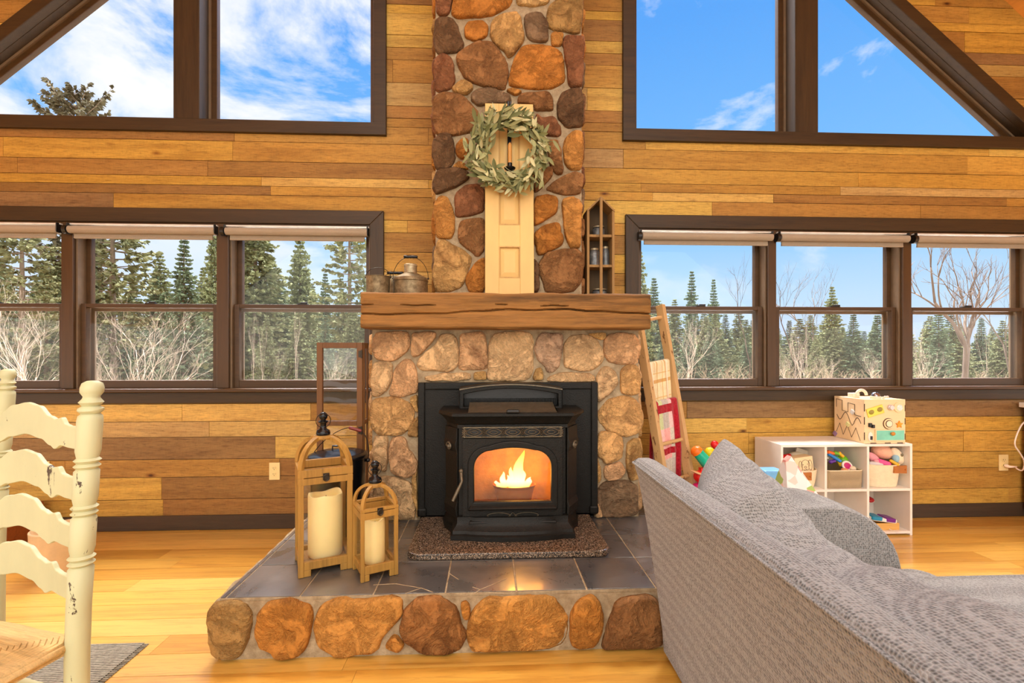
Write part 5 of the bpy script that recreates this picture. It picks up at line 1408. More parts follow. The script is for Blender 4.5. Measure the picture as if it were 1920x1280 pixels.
# bottom right: xylophone-like toy, tray, red toy
x_ = cc(2); zb_ = .0285
tr_ = thing('wooden_tray', 'shallow pale wooden box on the bottom right compartment floor', 'tray', (2.605,3.10,zb_))
b = MB(); b.box(-.095,-.06,0,.095,.06,.008); b.box(-.095,-.06,.008,.095,-.052,.045); b.box(-.095,.052,.008,.095,.06,.045); b.box(-.095,-.052,.008,-.087,.052,.045); b.box(.087,-.052,.008,.095,.052,.045); b.build('box', wood('tray wood', (228,176,96), 'x', .5, .15), tr_, bevel=.002)
b = MB(); b.tube([(.02,-.064,.01),(.03,-.075,.004),(.06,-.10,.003),(.03,-.108,.003),(-.06,-.10,.003)], .0022, 6); b.build('cord', M_WHITE, tr_, smooth=60)
xp = thing('musical_toy', 'white toy with blue and purple keys lying on the wooden tray', 'toy', (2.60,3.09,zb_+.052), radians(-4))
M4 = Matrix.Rotation(radians(7),4,'Y'); b = MB(); b.T = M4; b.prism(rrect(-.085,-.05,.095,.05,.03,6,(1,1,1,1)), 0, .024, 'xy'); b.build('body', M_WHITE, xp, bevel=.006)
for xx, c in ((-.045,(20,140,180)),(.042,(110,20,130))):
    b = MB(); b.T = M4; b.prism(rrect(xx-.034,-.053,xx+.034,.04,.012,4,(1,1,1,1)), .006, .030, 'xy'); b.build('key', plain('key '+str(c), c, .3), xp, bevel=.003)
rd = thing('toy_phone', 'red and white toy standing at the left of the bottom right compartment', 'toy', (2.62,3.225,zb_))
b = MB(); b.ball((0,0,.145),(.05,.05,.024),18,10); b.build('rim', M_WHITE, rd, smooth=180); b = MB(); b.ball((.0,-.012,.150),(.040,.042,.022),18,10); b.build('red_face', plain('red toy', (176,16,24), .3), rd, smooth=180)
b = MB(); b.lathe([(.02,0),(.016,.12)], (0,0,0), 14); b.build('stem', plain('toy stem', (214,150,100), .5), rd, smooth=50)

# ---------------------------------------------------------------- activity cube
CXa, CXb, CYa, CYb, CZ = 2.452, 2.732, 3.032, 3.305, SZ+.0015
ac = thing('activity_cube', 'pale plywood activity cube with drawer and grooved tracks on the white shelf', 'toy', ((CXa+CXb)/2, (CYa+CYb)/2, CZ))
hx, hy, hz_ = (CXb-CXa)/2, (CYb-CYa)/2, .288
M_LINE = plain('burnt groove', (70,44,26), .8)
for nm, a in (('front_panel',(-hx,-hy,0,hx,-hy+.007,hz_)),('back_panel',(-hx,hy-.007,0,hx,hy,hz_)),('side_panel',(-hx,-hy+.007,0,-hx+.007,hy-.007,hz_)),('side_panel',(hx-.007,-hy+.007,0,hx,hy-.007,hz_)),('top_panel',(-hx+.007,-hy+.007,hz_-.007,hx-.007,hy-.007,hz_))):
    b = MB(); b.box(*a); q = b.build(nm, M_PLY, ac, bevel=.001)
    if nm == 'front_panel': fpan = q
    if nm == 'top_panel': tpan = q
    if nm == 'side_panel' and a[0] < 0: lpan = q
b = MB()
for f in (.15,.5,.8):
    b.box(-hx-.0008,-hy-.0008,hz_*f-.02,-hx+.004,-hy+.002,hz_*f+.03); b.box(-hx+.28*f+.0,-hy-.0008,.0,-hx+.28*f+.04,-hy+.002,.005); b.box(hx-.004,-hy-.0008,hz_*f-.02,hx+.0008,-hy+.002,hz_*f+.02)
b.build('finger_joint', M_LINE, fpan)
b = MB(); xs_ = -hx-.0006
def trk(pts): b.tube([(xs_, hy-.273*p[0], hz_*p[1]) for p in pts], .0022, 5)
trk([(.08,.74),(.08,.94),(.28,.92),(.28,.68),(.48,.66),(.48,.88),(.70,.86),(.70,.62),(.9,.60)])
trk([(.10+.40*i/20, .56-.10*sin(i/20*2*pi)-.02*i/20) for i in range(21)]+[(.56,.42),(.62,.36),(.68,.42)]+[(.68+.22*i/10, .44+.12*sin(i/10*pi)) for i in range(11)])
trk([(.08,.14),(.20,.36),(.32,.10),(.46,.34),(.60,.08),(.74,.32),(.88,.04)])
b.build('track_groove', M_LINE, lpan)
for (p, q, c) in ((.65,.68,(200,196,190)),(.50,.37,(220,214,150)),(.05,.08,(150,120,160))):
    b = MB(); yy = hy-.273*p; b.T = Matrix.Translation((-hx-.006, yy, hz_*q)) @ Matrix.Rotation(.6,4,'X'); b.box(-.006,-.014,-.014,.006,.014,.014); b.build('slider', plain('slider '+str(c), c, .5), lpan, bevel=.003)
# front fittings
def fr(x, z): return (-hx+2*hx*x, -hy, hz_*z)
dr = MB(); x0,_,z0 = fr(.25,.05); x1,_,z1 = fr(.96,.32); dr.box(x0,-hy-.008,z0,x1,-hy,z1); dw = dr.build('drawer', M_PLY, fpan, bevel=.002)
b = MB(); b.box(x0+.008,-hy-.0095,z0+.008,x1-.004,-hy-.0078,z1-.006); b.build('drawer_front', plain('mint paint', (128,212,190), .5), fpan)
b = MB(); p = fr(.64,.23); b.lathe([(.012,0),(.013,.006),(.018,.014),(.012,.020),(.001,.021)], (0,0,0), 18); b.v = [Vector((p[0]+v.x*.8, -hy-.008-v.z, p[2]+v.y*.7)) for v in b.v]; b.build('drawer_knob', plain('knob', (206,140,50), .4), fpan, smooth=50)
b = MB(); b.T = Matrix.Translation(fr(.25,.74)) @ Matrix.Rotation(radians(-17),4,'Y'); b.box(-.056,-.010,-.028,.056,0,.028); yb2 = b.build('yellow_plate', plain('yellow plate', (236,220,90), .5), fpan, bevel=.002)
for s in (-1,1):
    b = MB(); b.T = Matrix.Translation(fr(.25,.74)) @ Matrix.Rotation(radians(-17),4,'Y'); b.ball((s*.03,-.010,.002),(.019,.003,.015),14,8); b.build('tinted_lens', plain('olive lens', (150,130,40), .3), yb2, smooth=180)
b = MB(); b.T = Matrix.Translation(fr(.83,.82)); b.prism([(.034*cos(a),.034*sin(a)) for a in [2*pi*i/32 for i in range(32)]], -.007, 0, 'xz'); mgn = b.build('magnifier', M_PLY, fpan, bevel=.001)
b = MB(); b.T = Matrix.Translation(fr(.83,.82)); b.prism([(.020*cos(a)+.004,.020*sin(a)-.002) for a in [2*pi*i/32 for i in range(32)]], -.0078, -.0065, 'xz'); b.build('mirror', plain('mirror', (190,196,190), .1, .8), mgn)
b = MB(); p = fr(.62,.82); b.lathe([(.026,0),(.026,.012),(.020,.016),(.02,.022),(.001,.022)], (0,0,0), 24); b.v = [Vector((p[0]+v.x*.7, -hy-v.z, p[2]+v.y*.7)) for v in b.v]; b.build('dial', plain('silver dial', (214,206,206), .3, .3), fpan, smooth=40)
for (rx, c, d_) in ((.036,M_LINE,.004),(.033,M_PLY,.008),(.024,M_LINE,.010),(.020,plain('gear face', (250,222,190), .5),.012)):
    b = MB(); b.T = Matrix.Translation(fr(.58,.45)); b.prism([(rx*cos(a),rx*sin(a)) for a in [2*pi*i/28 for i in range(28)]], -d_, 0, 'xz'); b.build('gear', c, fpan)
b = MB(); p = fr(.84,.43); b.T = Matrix.Translation(p); b.prism([((.026 if i%2==0 else .012)*sin(pi*i/5), (.026 if i%2==0 else .012)*cos(pi*i/5)) for i in range(10)], -.009, 0, 'xz'); b.build('star', plain('orange star', (250,160,24), .4), fpan, bevel=.002)
b = MB(); b.T = Matrix.Translation(fr(.15,.42)); b.box(-.016,-.012,-.012,.004,0,.014); b.box(.002,-.018,-.018,.018,0,.004); b.build('latch', M_BLACKP, fpan, bevel=.002)
b = MB(); b.T = Matrix.Translation(fr(.14,.16)); b.prism([(.016*cos(a),.03*sin(a)) for a in [2*pi*i/24 for i in range(24)]], -.006, 0, 'xz'); q = b.build('switch_plate', M_WHITE, fpan, bevel=.002)
b = MB(); b.T = Matrix.Translation(fr(.155,.13)); b.box(-.007,-.010,-.012,.007,-.004,.012); b.build('switch', M_BLACKP, q, bevel=.001)
b = MB(); b.lathe([(.030,0),(.032,.01),(.030,.018),(.027,.019)], (-.02,-.085,hz_), 24); q = b.build('bell_base', plain('pale sage', (206,214,190), .4), tpan, smooth=40)
b = MB(); b.lathe([(.027,.019),(.024,.032),(.014,.042),(.001,.045)], (-.02,-.085,hz_), 24); b.build('bell', plain('steel bell', (150,144,150), .15, .9), tpan, smooth=50)
b = MB(); b.tube([(-.05+.035*cos(a), .0, hz_+.016+.035*abs(sin(a))) for a in [pi*i/20 for i in range(21)]], .010, 10); b.box(-.11,.0,hz_,-.06,.05,hz_+.03); b.build('steering_wheel', plain('pale wheel', (244,214,190), .5), tpan, bevel=.003)
for xx, yy, c in ((.04,-.05,(240,170,160)),(.085,-.04,(244,200,180)),(.11,-.03,(236,190,170)),(.03,-.09,(200,196,170))):
    b = MB(); b.lathe([(.007,0),(.008,.01),(.005,.014),(.001,.015)], (xx,yy,hz_), 12); b.build('peg', plain('peg '+str(c), c, .4), tpan, smooth=50)

# ---------------------------------------------------------------- floor toys and the floral toy
tb = thing('toy_bin', 'clear lavender plastic toy bin on the floor beside the ladder', 'bin', (1.505,3.05,0))
b = MB(); 
def rr3(i_, z): return [(x,y,z) for x,y in rrect(-.20+i_,-.15+i_,.20-i_,.15-i_,.03,5,(1,1,1,1))]
b.loft([rr3(.02,0), rr3(0,.32)], True, True); b.build('tub', plain('pale plastic', (190,180,186), .3), tb, smooth=40)
b = MB(); b.tube([Vector(p) for p in rr3(-.004,.322)], .007, 8, True); b.loft([rr3(.0,.322), rr3(.004,.329)], True, True); b.build('lid', plain('lilac lid', (200,190,200), .3), tb, smooth=60)
zt_ = .30
drm = thing('toy_cup', 'teal toy beaker with orange cap tipped over the bin by the ladder', 'toy', PY(1318,858,3.0))
b = MB(); A = Vector((-.035,0,.035)); E = Vector((.045,0,-.055)); d_ = (E-A); b.tube([A, A+d_*.1, A+d_*.9, E], [.030,.034,.040,.038], 20); b.build('beaker', plain('teal plastic', (20,176,140), .3), drm, smooth=50)
b = MB(); b.tube([A-d_*.32, A-d_*.30, A-d_*.18, A], [.001,.022,.036,.036], 20); b.build('cap', plain('orange plastic', (250,120,20), .35), drm, smooth=50)
ct = thing('toy_boat', 'bright red toy with pale rim lying in the bin by the ladder', 'toy', PY(1318,893,2.98))
b = MB(); b.ball((0,0,0),(.06,.045,.045),18,10); b.box(-.02,-.02,.0,.03,.02,.055); b.build('hull', plain('red plastic', (226,26,20), .3), ct, smooth=60)
b = MB(); b.T = Matrix.Rotation(.35,4,'Y'); b.ball((-.04,-.02,.012),(.055,.04,.008),16,8); b.build('rim', plain('peach rim', (244,190,140), .4), ct, smooth=180)
blob('toy_ball', 'magenta toy at the bottom front of the bin by the ladder', 'toy', PY(1309,911,2.99), (.035,.03,.022), (196,14,100), rough=.3)
def stacker(label, u, v, y, r, col, zlid=.3305):
    p = PY(u, v, y); t_ = thing('stacking_toy', label, 'toy', (p.x, y, zlid)); h = p.z-zlid
    b = MB(); b.ball((0,0,h), r, 18, 12); b.build('head', plain('toy head '+str(col), col, .3), t_, smooth=180)
    b = MB(); b.lathe([(.001,0),(r*.95,0),(r*.95,.02),(r*.45,.03),(r*.35,h-r*.7),(.001,h-r*.6)], (0,0,0), 18); b.build('stand', plain('toy stand '+str(col), (max(0,col[0]-40),col[1],col[2]), .35), t_, smooth=40)
stacker('yellow toy peeking out between the teal beaker and the grey cushion', 1331, 848, 3.06, .034, (236,200,20))
stacker('small red ball-headed toy behind the yellow toy near the cushion tip', 1340, 833, 3.13, .026, (214,30,34))
bl = MB(); bl.box(-.06,-.05,0,.06,.05,.515); o = bl.build('toy_block', plain('sky blue toy', (110,176,226), .4), None, bevel=.012); o.location = PY(1444,882,2.75); o.location.z = 0; tag(o, 'light blue toy peeking over the sofa cushion in front of the white shelf', 'toy')
FT_ = PY(1476,880,2.30)
t_ = NT('floral cotton'); vec = t_.coord(); vo = t_.n('ShaderNodeTexVoronoi'); vo.inputs['Scale'].default_value = 22; t_.l(vec, vo.inputs['Vector']); s3 = t_.n('ShaderNodeSeparateColor'); t_.l(vo.outputs['Color'], s3.inputs[0])
pat = t_.ramp(s3.outputs[0], [(0, lin((248,240,236))), (.42, lin((242,170,160))), (.55, lin((250,246,240))), (.74, lin((176,200,110))), (.82, lin((248,214,200)))], 'CONSTANT')
t_.done(pat, .9)
ft = thing('play_tent', 'small floral cotton play tent with peaked top between the sofa arm and white shelf', 'toy', (FT_.x+.06, 2.30, 0))
b = MB(); tx = FT_.x-.0; HTT = .69
b.loft([[(-.20,-.16,0),(.20,-.16,0),(.20,.16,0),(-.20,.16,0)],[(-.115,-.10,.40),(.12,-.10,.40),(.12,.10,.40),(-.115,.10,.40)],[(-.075,-.012,HTT-.02),(-.05,-.015,HTT),(-.05,.015,HTT),(-.075,.012,HTT-.02)]], True, True)
b.build('cloth', t_.mat, ft, smooth=30)
b = MB(); b.prism([(-.008,.02),(.02,.02),(.022,.52),(.004,.55),(-.006,.50)], -.166, -.0, 'xz'); b.v = [Vector((p.x, -.165+ (p.z/.69)*.15 - (.003 if p.y < -.1 else -.02), p.z)) for p in b.v]; b.build('flap', plain('brown flap', (170,110,50), .8), ft)

# ---------------------------------------------------------------- red cabinet with cord
rc = thing('red_cabinet', 'deep red cabinet with white top at the right edge by the wall', 'cabinet', (4.25,3.04,0))
M_RED = plain('deep red paint', (122,14,18), .4, 0, .06); 
b = MB(); b.box(3.89,2.74,.06,4.60,YW-.03,.80); b.build('case', M_RED, rc, bevel=.003, world=True)
b = MB(); b.box(3.92,2.78,0,4.57,YW-.04,.06); b.build('plinth', M_RED, rc, world=True)
b = MB(); b.box(3.855,2.70,.80,4.63,YW-.026,.835); b.build('top', M_WHITE, rc, bevel=.004, world=True)
for k in range(2):
    b = MB(); b.box(3.91+k*.34,2.722,.09,4.23+k*.34,2.74,.77); d_ = b.build('door', M_RED, rc, bevel=.004, world=True); b = MB(); b.ball((4.2 if k == 0 else 4.28,2.712,.5),.014,12,8); b.build('knob', M_WIRE, d_, smooth=180, world=True)
cdp = [OP+Vector((.004,-.012,-.02)), OP+Vector((.012,-.035,-.022)), OP+Vector((.05,-.045,-.02)), PY(1905,878,3.28), PY(1918,884,3.25), PY(1922,866,3.22), PY(1912,848,3.2), PY(1901,834,3.2), PY(1906,815,3.2), PY(1915,796,3.2), PY(1922,790,3.2)]
def smoothpath(p, k=2):
    for _ in range(k):
        q = [p[0]]
        for a, c in zip(p, p[1:]): q += [a.lerp(c,.25), a.lerp(c,.75)]
        p = q + [p[-1]]
    return p
pc_ = thing('power_cord', 'white power cord running from the right wall outlet to the red cabinet', 'cord', OP)
b = MB(); b.tube(smoothpath(cdp[2:]), .0048, 8); b.build('cable', plain('white vinyl', (248,230,216), .4), pc_, smooth=60, world=True)
b = MB(); b.tube([cdp[0], cdp[0]+Vector((.001,-.012,0)), cdp[1], cdp[2]], [.012,.013,.009,.005], 10); b.build('plug', plain('white vinyl plug', (248,222,200), .4), pc_, smooth=60, world=True)
# ================================================================ roller shades
def shade(x0, x1, label):
    t_ = thing('roller_shade', label, 'roller shade', ((x0+x1)/2, YW-.04, 2.0)); h = (x1-x0)/2; zc_ = .012; r = .025
    b = MB(); b.tube([(-h+.012,0,zc_),(h-.006,0,zc_)], r, 24); b.build('roller', M_SHADE, t_, smooth=50)
    b = MB(); b.box(-h+.03,.012,zc_-.048,h-.03,.020,zc_-.018); b.build('cloth', M_SHADE, t_); b = MB(); b.box(-h+.03,.008,zc_-.056,h-.03,.024,zc_-.044); b.build('hem_bar', M_SHADE, t_, bevel=.003)
    b = MB(); b.box(-h,.006,zc_+.034,h,.040,zc_+.044); b.build('headrail', M_SHADERAIL, t_, bevel=.002)
    for xx in (-h+.004, h-.006):
        b = MB(); b.box(xx-.003,-.016,zc_-.02,xx+.003,.03,zc_+.044); b.build('bracket', M_BLACKP, t_, bevel=.001)
    b = MB(); b.tube([(-h-.018,0,zc_-.002),(-h+.006,0,zc_-.002)], .030, 20); b.build('chain_pulley', M_BLACKP, t_, smooth=50)
for i, (x0, x1) in enumerate(UL):
    shade(x0-.012, x1+.012 if i < 2 else x1-.003, ['rolled taupe shade over the leftmost window, cut by the picture edge', 'rolled taupe shade over the middle window of the left trio', 'rolled taupe shade over the left window nearest the chimney'][i])
for i, (x0, x1) in enumerate(UR):
    shade(x0+.004 if i == 0 else x0-.002, x1+.02, ['rolled taupe shade over the right window nearest the fireplace', 'rolled taupe shade over the middle window of the right trio', 'rolled taupe shade over the rightmost window, cut by the picture edge'][i])

# ================================================================ outdoors
ZG = -.7
b = MB(); n = 40
def gz(x, y): return ZG + noise.noise(Vector((x*.05,y*.05,0)))*.5 + max(0,(y-30))*.012
vs = []; nx, ny = 60, 40
for j in range(ny+1):
    for i in range(nx+1):
        x = -110+220*i/nx; y = 3.6+ (j/ny)**2*130; vs.append((x,y,gz(x,y)))
b.add(vs, [(j*(nx+1)+i, j*(nx+1)+i+1, (j+1)*(nx+1)+i+1, (j+1)*(nx+1)+i) for j in range(ny) for i in range(nx)])
t_ = NT('snowy ground'); vec = t_.coord(); f_ = t_.noise(vec, .35, 6, .7)
t_.done(t_.ramp(f_, [(.44, lin((100,84,60))), (.52, lin((130,112,86))), (.56, lin((205,205,208)))]), .95)
struct(b.build('ground', t_.mat, smooth=180))
b = MB()
for k, (Y_, h_, s_) in enumerate(((420,34,1),(700,70,5))):
    m = 80; top = [(-600+1200*i/m*1.0*(1+k*.6), 1.2+h_*(.55+.45*noise.noise(Vector((i*.11,s_,0))))) for i in range(m+1)]
    b.loft([[(x,Y_,-20),(x,Y_,z),(x,Y_+120,z*.8),(x,Y_+120,-20)] for x,z in top], True, True)
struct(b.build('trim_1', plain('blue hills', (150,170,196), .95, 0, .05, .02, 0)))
bpy.data.objects['trim_1'].name = 'distant_hills'

def m_leafy(name, c, v=.3, sc_=1.2):
    t = NT(name); vec = t.coord(); a = t.noise(vec, sc_, 4, .7); oi = t.n('ShaderNodeObjectInfo')
    col = t.ramp(a, [(.3, sc(lin(c), 1-v)), (.7, sc(lin(c), 1+v))])
    hs = t.n('ShaderNodeHueSaturation'); t.l(col, hs.inputs['Color']); t.l(t.math('ADD', .82, t.math('MULTIPLY', oi.outputs['Random'], .4)), hs.inputs['Value'])
    return t.done(hs.outputs[0], .85, 0, None, .15)
M_NEED = [m_leafy('spruce needles', (132,138,102)), m_leafy('fir needles', (110,126,100)), m_leafy('pine needles', (136,138,100)), m_leafy('grey pine needles', (104,98,76))]
M_BARK = m_leafy('bark', (132,116,100)); M_PALEB = m_leafy('pale bark', (190,172,156), .15); M_GREYB = m_leafy('grey branches', (98,84,74), .2)
def conifer(kind, seed, H=10.0):
    """kind 0 spruce, 1 narrow fir, 2 open pine; returns (foliage mesh, trunk mesh)"""
    rr = random.Random(seed); fo = MB(); tr = MB()
    tr.tube([(0,0,0),(rr.uniform(-.05,.05),0,H*.5),(0,0,H*.98)], [.16,.10,.012], 7)
    nw = {0:34,1:36,2:24,3:30}[kind]; base = {0:.06,1:.03,2:.22,3:.35}[kind]; spread = {0:2.3,1:1.6,2:2.7,3:1.5}[kind]
    for w_ in range(nw):
        f = base+(1-base)*(w_/(nw-1))**.95; z = H*f*.985
        prof = (1-f)**.85 if kind < 2 else min(1,(1-f)*9+.12)**.7 if kind == 3 else (max(0,1-f)**.6)*(.55+.45*sin(min(1,(f-base)*2.2)*pi/2))
        Lb = spread*prof*rr.uniform(.75,1.15)+.12; nb = 6 if kind > 1 else 8
        a0 = rr.random()*6.28
        for k in range(nb):
            a = a0+2*pi*k/nb+rr.uniform(-.3,.3); L = Lb*rr.uniform(.6,1.12)
            if kind == 2 and rr.random() < .12: continue
            dr_ = {0:-.34,1:-.22,2:.02,3:.25}[kind]+rr.uniform(-.1,.1); d = Vector((cos(a),sin(a),0)); pts = []
            for i in range(5):
                q = i/4; pts.append(Vector((0,0,z))+d*L*q+Vector((0,0,L*(dr_*q+(.22 if kind != 2 else .08)*q*q))))
            tr.tube(pts, [.028,.022,.016,.010,.004] if L > .8 else [.015,.012,.009,.006,.003], 3)
            ns = int((14 if kind > 1 else 17)*min(1.6,L/1.3))+4
            for s_ in range(ns):
                q = rr.uniform(.08 if kind < 2 else .25,1); i = min(3,int(q*4)); p = pts[i].lerp(pts[i+1], q*4-i)
                w2 = (.36 if kind < 2 else .34)*(1.15-q*.55)*(1 if L > .5 else .6); sd = Vector((-d.y,d.x,0))*rr.choice((-1,1))
                dir_ = (d*rr.uniform(.3,1)+sd*rr.uniform(.2,1)+Vector((0,0,rr.uniform(-.5,.25)))).normalized()
                for _ in range(3):
                    dd = (dir_+Vector((rr.uniform(-.4,.4),rr.uniform(-.4,.4),rr.uniform(-.4,.3)))).normalized(); e = p+dd*w2
                    n_ = dd.cross(Vector((rr.uniform(-1,1),rr.uniform(-1,1),rr.uniform(-.2,1)))).normalized()*rr.uniform(.04,.075)
                    fo.add([p-n_*.4, p+dd*w2*.5-n_, e, p+dd*w2*.5+n_], [(0,1,2,3)])
    f_ = fo.build('foliage', M_NEED[kind]).data; t2 = tr.build('trunk', M_BARK).data
    for nm in ('foliage','trunk'):
        bpy.data.objects.remove(bpy.data.objects[nm])
    return f_, t2
PROTO = {k: [conifer(k, 11*k+s) for s in range(2)] for k in range(4)}
RT = random.Random(77)
def tree(kind, u, vtop, Y_, label, group=None, name='conifer', ws=1.0):
    p = PY(u, vtop, Y_); g = gz(p.x, Y_)-.1; H = p.z-g; s = H/10.0
    t_ = thing(name, label, 'tree', (p.x, Y_, g), RT.random()*6.28, group)
    f_, tk = RT.choice(PROTO[kind])
    for nm, me in (('foliage',f_),('trunk',tk)):
        o = bpy.data.objects.new(nm, me); COL.objects.link(o); o.parent = t_
    sx = s*ws; t_.scale = (sx, sx, s)
    return t_
# trees with a look of their own
tree(2, 212, 285, 21, 'tall open pine with drooping boughs filling the left part of the middle left window', ws=1.0)
tree(1, 345, 440, 19, 'dark dense pointed spruce at the right of the middle left window', ws=1.0)
tree(3, 145, 170, 25, 'tallest pine, its crown showing above the sill of the upper left window', ws=.7)
tree(2, 40, 330, 18, 'broad pine seen through the leftmost lower window')
tree(0, 478, 330, 19, 'tall green spruce at the left of the lower window beside the chimney', ws=1.0)
tree(0, 563, 432, 22, 'pointed spruce in the middle of the lower window beside the chimney', ws=.85)
tree(2, 655, 355, 20, 'tall spruce just left of the stone surround, seen through the window', ws=.9)
tree(0, 402, 380, 24, 'slim dark conifer rising behind the pointed spruce', ws=.5)
tree(0, 1200, 470, 26, 'dark spruce at the left edge of the first right window', ws=.8)
tree(1, 1226, 520, 28, 'short pointed spruce close to the left edge of the first right window', ws=1.0)
tree(1, 1297, 507, 30, 'narrow dark spire, left of the two in the first right window', ws=.8)
tree(1, 1338, 522, 31, 'narrow dark spire, right of the two in the first right window', ws=.75)
tree(0, 1560, 536, 25, 'small dark spruce standing above its neighbours in the middle right window', ws=.9)
tree(1, 1600, 585, 24, 'green pointed spruce in the right half of the middle right window', ws=1.3)
tree(1, 1760, 580, 22, 'green spruce left of the bare twin-stemmed tree, rightmost window', ws=1.3)
# the rest of the forest edge
for u, v, Y_, k in [(95,455,24,0),(250,505,30,1),(292,512,33,1),(300,470,34,0),(440,480,26,0),(610,512,31,1),(520,500,30,0),(640,520,34,1),(585,530,36,0),(-30,420,22,0),(-90,400,24,2),(70,520,32,0),(380,500,33,0),(700,470,30,0),(740,500,34,0),(170,480,33,0),(120,500,28,1),(10,480,30,0),(460,540,30,1),(230,560,24,1),(330,560,22,0),(500,590,17,0),(610,590,17,1),(560,570,18,0),(660,570,19,0),(430,590,19,0)]:
    tree(k, u, v, Y_, 'green conifer of the dense forest edge behind the left windows', 'conifers behind the left windows', ws=RT.uniform(.85,1.15))
for u, v, Y_, k in [(1265,560,33,0),(1320,580,30,0),(1360,588,32,1),(1385,575,34,0),(1240,590,28,0),(1290,600,27,1),(1410,600,30,0),(1440,592,33,0),(1480,600,30,1),(1520,590,31,0),(1545,600,28,0),(1640,605,30,0),(1675,600,32,1),(1700,610,29,0),(1735,602,33,0),(1800,605,31,0),(1840,596,27,1),(1880,600,24,0),(1915,590,27,0),(1960,570,28,0),(2010,560,27,0),(1860,612,34,0),(1580,612,35,0),(1460,615,36,0),(1345,610,36,0),(1620,620,25,1),(1400,625,25,1),(1530,628,24,0),(1255,618,24,0),(1150,560,30,0),(1120,580,34,0)]:
    tree(k, u, v, Y_, 'green conifer of the forest edge behind the right windows', 'conifers behind the right windows', ws=RT.uniform(1.0,1.4))
for k in range(34):
    u = RT.uniform(1130, 2050); tree(RT.choice((0,0,1)), u, RT.uniform(585,640), RT.uniform(21,29), 'green conifer of the forest edge behind the right windows', 'conifers behind the right windows', ws=RT.uniform(1.2,1.7))
for k in range(26):
    u = RT.uniform(-150, 720); tree(RT.choice((0,0,1,2)), u, RT.uniform(470,610), RT.uniform(19,27), 'green conifer of the dense forest edge behind the left windows', 'conifers behind the left windows', ws=RT.uniform(1.0,1.4))
# bare trees
def bare(seed, H, spread, stems, mat, depth=5, up=.25, r0=.09, taper=.62, lean=0.0):
    rr = random.Random(seed); b = MB()
    def grow(p, d, L, r, lv):
        pts = [p]; q = p; dd = d
        for i in range(4):
            dd = (dd+Vector((rr.gauss(0,.13),rr.gauss(0,.13),rr.gauss(0,.06)+up*.12))).normalized(); q = q+dd*L/4; pts.append(q)
        b.tube(pts, [r*(1-.38*i/4) for i in range(5)], 5 if lv > 2 else 3)
        if lv <= 0: return
        nb = rr.choice((2,3,3)) if lv > 1 else 3
        for k in range(nb):
            i = 4 if k == 0 else rr.choice((2,3,4)); a = rr.random()*6.28
            sd = dd.cross(Vector((cos(a),sin(a),.3))).normalized(); nd = (dd*rr.uniform(.6,1)+sd*spread*rr.uniform(.5,1.1)+Vector((0,0,up))).normalized()
            grow(pts[i], nd, L*rr.uniform(.58,.80), r*taper*(1 if k == 0 else .8), lv-1)
    for s_ in range(stems):
        a = rr.random()*6.28; grow(Vector((rr.uniform(-.15,.15)*(stems > 1),rr.uniform(-.15,.15)*(stems > 1),0)), Vector((cos(a)*(.42 if stems > 2 else .12)+lean, sin(a)*.3*(stems > 1), 1)).normalized(), H*.34, r0, depth)
    o = b.build('branches', mat, None, smooth=180); me = o.data; zmax = max(v.co.z for v in me.vertices); bpy.data.objects.remove(o)
    for v in me.vertices: v.co *= 10.0/zmax
    me.materials[0] = mat; return me
BG = [bare(3,10,.62,1,M_GREYB), bare(8,10,.7,1,M_GREYB), bare(14,10,.5,2,M_GREYB,5,.2,.19)]
BP_ = [bare(21,10,.40,7,M_PALEB,4,.12,.034), bare(27,10,.34,5,M_PALEB,4,.2,.032)]
BW = [bare(31,10,.35,1,M_PALEB,4,.35,.045), bare(34,10,.4,1,M_PALEB,4,.3,.04)]
def btree(me, u, vtop, Y_, label, group=None, ws=1.0, rz=None, name='bare_tree', cat='tree'):
    p = PY(u, vtop, Y_); g = gz(p.x, Y_)-.1; s = (p.z-g)/10; o = bpy.data.objects.new(name, me); COL.objects.link(o)
    o.location = (p.x, Y_, g); o.scale = (s*ws,s*ws,s); o.rotation_euler = (0,0,RT.random()*6.28 if rz is None else rz); return tag(o, label, cat, group)
btree(BG[2], 1808, 395, 15, 'large bare twin-stemmed tree reaching above the rightmost window', ws=.8, rz=.4)
btree(BG[0], 1490, 487, 25, 'bare spreading tree against the sky, left side of the middle right window', ws=.8)
btree(BG[1], 1545, 480, 26, 'bare round-crowned tree behind the small dark spruce in the middle right window', ws=.8)
btree(BG[0], 1405, 470, 24, 'bare tree beside the mullion at the right of the first right window', ws=.6)
btree(BG[1], 1900, 470, 18, 'bare branching tree at the right edge of the rightmost window', ws=.6)
btree(BP_[0], 262, 548, 12.5, 'pale bare many-stemmed shrub spreading in the middle left window', ws=1.15, rz=.5, name='bare_shrub', cat='shrub')
btree(BP_[1], 60, 520, 13, 'pale bare shrub in the leftmost lower window', ws=1.0, name='bare_shrub', cat='shrub')
for u, v, Y_, k in [(1290,585,21,1),(1475,645,18,1),(1505,620,20,1),(1640,645,19,1),(1730,630,18,1),(1550,660,19,0)]:
    btree(BP_[k], u, v, Y_, 'pale leafless shrub at the foot of the trees behind the right windows', 'pale shrubs behind the right windows', ws=.9, name='bare_shrub', cat='shrub')
for u, v, Y_, k in [(20,590,16,0),(180,620,16,1),(330,640,17,1),(520,640,17,1),(620,650,16,0),(210,660,15,0)]:
    btree((BP_+BW)[k], u, v, Y_, 'pale leafless shrub at the foot of the trees behind the left windows', 'pale shrubs behind the left windows', ws=.9, name='bare_shrub', cat='shrub')
for u, v, Y_ in [(470,585,14),(492,590,14.5),(560,570,14)]:
    btree(BW[0], u, v, Y_, 'slim pale sapling trunk in the lower window beside the chimney', 'pale saplings by the chimney', ws=.35, name='sapling')
